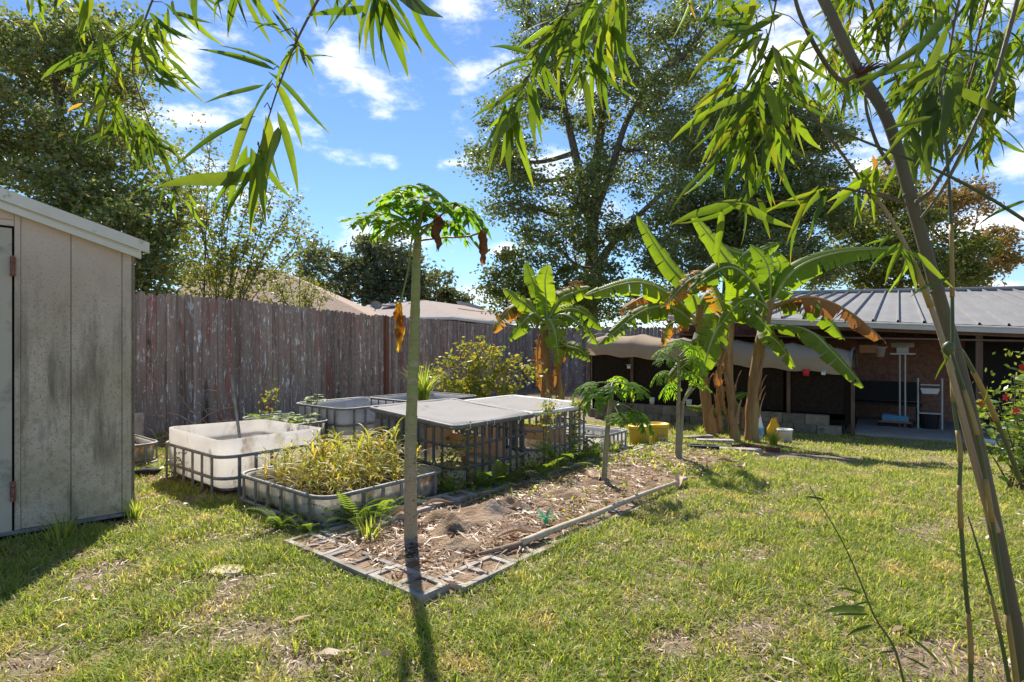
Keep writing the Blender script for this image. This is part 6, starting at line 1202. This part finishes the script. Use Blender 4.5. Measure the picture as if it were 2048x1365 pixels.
t6, _ = culm('bamboo_shoot', 'greenish shoot arching up behind the hibiscus bush', [(2040,960,2.6),(2005,870,2.5),(1970,790,2.4),(1925,705,2.3),(1898,690,2.2)], 9, 6, 'culm_green', 6, 3, False, [(.35,.62)])
put_leaf(t6, P(1953, 830, 2.0), 305, 55, 2.0, rnd, BL, (0,-1,0), .1)
t7, sp7 = culm('bamboo_twig', 'slender leafy twig leaning at the lower right of the lawn', [(1815,1400,1.75),(1790,1300,1.72),(1750,1235,1.7),(1715,1150,1.68),(1680,1075,1.66),(1620,975,1.65)], 5, 1.5, 'culm_green', 7, 3, False)
for (bx, by, a, lp) in ((1650,1000,190,34),(1725,1188,200,45),(1740,1230,175,62),(1730,1215,185,90),(1745,1250,165,50),(1790,1302,175,30),(1742,1205,185,40),(1880,1330,235,60),(1905,1340,250,50),(1860,1340,210,45)): put_leaf(t7, P(bx, by, 1.68), a+180 if False else a, lp, 1.68, rnd, BLD, (0,-.5,.8), .25)
for (nm, lab, path, w) in (('bamboo_cane', 'dark bamboo stem slanting down from the top right corner', [(2040,-20,1.9),(1990,160,1.9),(1955,240,1.9),(1890,370,1.95),(1840,440,2.0)], 9), ('bamboo_cane', 'thin bamboo stem crossing the sky at the right edge', [(2060,448,1.9),(1960,385,1.92),(1860,335,1.95),(1770,300,2.0),(1560,215,2.05)], 7), ('bamboo_cane', 'thin straight stem across the canopy from upper left to the culm', [(1500,80,2.0),(1600,200,2.0),(1700,330,2.0),(1790,480,2.0)], 6)):
    culm(nm, lab, path, w, w*.6, 'culm_green' if 'sky' in lab else 'culm', 9, 3, False)
put_leaf(t6, P(2060, 400, 1.9), 160, 90, 1.9, rnd, BL, (0,-.5,.8), .1)

# hanging leafy branches
bamboo_branch('bamboo_branch', 'leafy bamboo spray hanging at the upper left before the dark tree', [(330,-60,2.2),(290,40,2.2),(265,130,2.2),(290,220,2.2),(330,330,2.2),(350,400,2.2)], 4,
  [(195,80,2.2,5,75,100,40),(215,120,2.1,7,85,110,45),(190,60,2.2,4,60,80,40),(250,60,2.2,6,70,95,50),(290,60,2.3,7,75,60,60),(300,40,2.1,6,65,70,60),(345,20,2.2,6,75,60,40),(320,130,2.2,7,75,55,40),(280,70,2.2,7,80,110,40),(205,170,2.1,7,85,110,35),(225,200,2.1,7,80,100,45),(310,125,2.2,6,70,40,25),(240,230,2.2,8,75,110,45),(260,240,2.2,8,75,80,40),(290,260,2.2,8,75,95,40),(310,280,2.2,8,65,70,40),(330,290,2.2,6,65,55,25),(165,100,2.2,4,70,130,30),(335,355,2.2,5,60,105,30),(355,385,2.2,5,60,70,30),(180,215,2.2,4,60,130,35)], 201)
bamboo_branch('bamboo_branch', 'sparse bamboo spray along the top edge at the far left', [(-20,-40,2.2),(60,-20,2.2),(140,-20,2.2)], 4, [(60,-25,2.2,3,70,90,40),(80,-10,2.2,3,55,110,40),(130,-20,2.2,4,70,80,40),(380,-40,2.2,4,80,70,40),(170,-20,2.2,4,80,80,30)], 202)
bamboo_branch('bamboo_branch', 'large bamboo spray hanging before the blue sky at upper centre left', [(660,-40,1.35),(625,20,1.35),(590,90,1.35),(555,180,1.35),(530,260,1.35),(510,330,1.35)], 6,
  [(545,140,1.35,2,110,195,12),(575,60,1.35,3,70,110,70),(600,95,1.33,3,80,160,40),(608,100,1.33,3,75,35,30),(552,155,1.35,2,130,58,10),(535,180,1.35,2,130,135,15),(528,215,1.35,3,150,115,28),(545,230,1.35,3,140,85,16),(515,290,1.33,4,130,128,22),(520,310,1.33,4,130,85,22),(505,330,1.35,3,140,145,15),(560,65,1.35,2,60,215,20)], 203, dark=.15)
bamboo_branch('bamboo_branch', 'bamboo leaf fan hanging from the top edge above the papaya', [(700,-70,1.4),(740,-40,1.4),(755,-15,1.4)], 5, [(752,-12,1.4,9,125,88,42),(770,-15,1.4,4,120,70,25),(800,-25,1.4,3,150,62,14),(700,-30,1.4,3,80,120,40)], 204)
bamboo_branch('bamboo_branch', 'small bamboo leaf fan at the top edge right of the left spray', [(430,-70,1.5),(470,-40,1.5),(490,-20,1.5)], 5, [(480,-30,1.5,6,105,95,35),(440,-30,1.5,4,70,100,40),(520,-25,1.5,3,80,60,30),(610,-20,1.5,3,60,80,50),(660,-20,1.5,4,60,75,50)], 205)
bamboo_branch('bamboo_branch', 'bamboo spray hanging before the tall oak at the upper middle', [(1160,-40,1.55),(1120,40,1.55),(1080,110,1.55),(1050,170,1.55),(1030,210,1.55)], 5,
  [(1065,110,1.55,3,80,185,18),(1055,165,1.55,3,110,150,15),(1075,120,1.55,5,110,60,22),(1052,175,1.55,4,120,78,14),(1035,205,1.55,5,120,120,22),(1022,220,1.55,5,125,95,18),(1110,60,1.55,5,90,140,25),(1130,30,1.53,5,120,125,22),(1160,60,1.53,5,120,110,30),(1165,120,1.53,8,110,95,50),(1180,110,1.55,5,110,70,25),(1200,20,1.5,5,130,115,30),(1235,-10,1.5,5,130,95,18),(1220,20,1.5,4,110,80,18),(1190,-20,1.5,5,110,120,40)], 206, dark=.12)
bamboo_branch('bamboo_branch', 'thick bamboo leaf mass hanging left of the leaning culm', [(1560,-40,1.9),(1540,60,1.9),(1510,160,1.9),(1480,260,1.9)], 5,
  [(1440,-20,1.9,5,80,100,40),(1380,-20,2.0,3,70,100,40),(1530,60,1.85,7,120,150,35),(1500,40,1.9,6,110,130,30),(1545,95,1.8,6,120,110,40),(1560,110,1.85,6,120,70,40),(1480,130,1.9,6,100,150,25),(1470,170,1.85,6,100,140,25),(1440,200,1.9,5,95,125,25),(1520,170,1.8,8,120,105,45),(1560,180,1.85,7,110,80,40),(1500,220,1.85,8,115,110,45),(1470,250,1.9,6,90,115,35),(1540,250,1.85,7,110,95,45),(1500,290,1.85,7,110,90,40),(1520,330,1.9,5,90,85,30),(1440,300,1.9,4,100,115,20),(1600,170,1.9,4,80,70,40),(1580,230,1.9,5,100,75,30),(1610,60,1.95,4,90,100,60),(1520,-10,1.9,5,110,120,50)], 207, dark=.15)
bamboo_branch('bamboo_branch', 'dark bamboo leaves hanging close at the upper right', [(1930,-60,1.7),(1910,40,1.7),(1890,150,1.7),(1870,220,1.7)], 6,
  [(1900,40,1.65,3,170,130,14),(1890,130,1.65,4,140,118,26),(1880,170,1.65,3,160,92,16),(1870,220,1.65,3,110,115,30),(1850,240,1.65,3,100,130,30),(1900,200,1.7,4,110,75,35),(1860,130,1.7,3,110,145,30),(1920,90,1.7,4,90,100,60)], 208, variants=BLD, dark=.3)
def far_bamboo(lab, path, seed, x0, x1, y0, y1, nf, Y):
    rr = random.Random(seed); fans = []
    for k in range(nf): fans.append((rr.uniform(x0, x1), rr.uniform(y0, y1), Y+rr.uniform(-.4,.4), rr.randint(4, 6), rr.uniform(48, 78), rr.uniform(65, 120), rr.uniform(25, 50)))
    bamboo_branch('bamboo_branch', lab, path, 7, fans, seed, dark=.25, dry=.02)
far_bamboo('bamboo foliage mass along the top right of the culm', [(1720,-60,3.0),(1760,60,3.0),(1800,180,3.0)], 301, 1660, 1860, -40, 190, 44, 3.0)
far_bamboo('bamboo foliage mass in the top right corner', [(1990,-60,3.1),(1960,60,3.1),(1930,200,3.1)], 302, 1850, 2070, -40, 200, 46, 3.1)
far_bamboo('bamboo foliage hanging under the top right corner mass', [(1960,100,3.0),(1930,200,3.0),(1900,330,3.0)], 303, 1800, 2000, 160, 310, 34, 3.0)
far_bamboo('thin bamboo foliage beside the culm fork', [(1700,150,2.9),(1690,190,2.9),(1680,240,2.9)], 304, 1640, 1740, 60, 210, 12, 2.8)
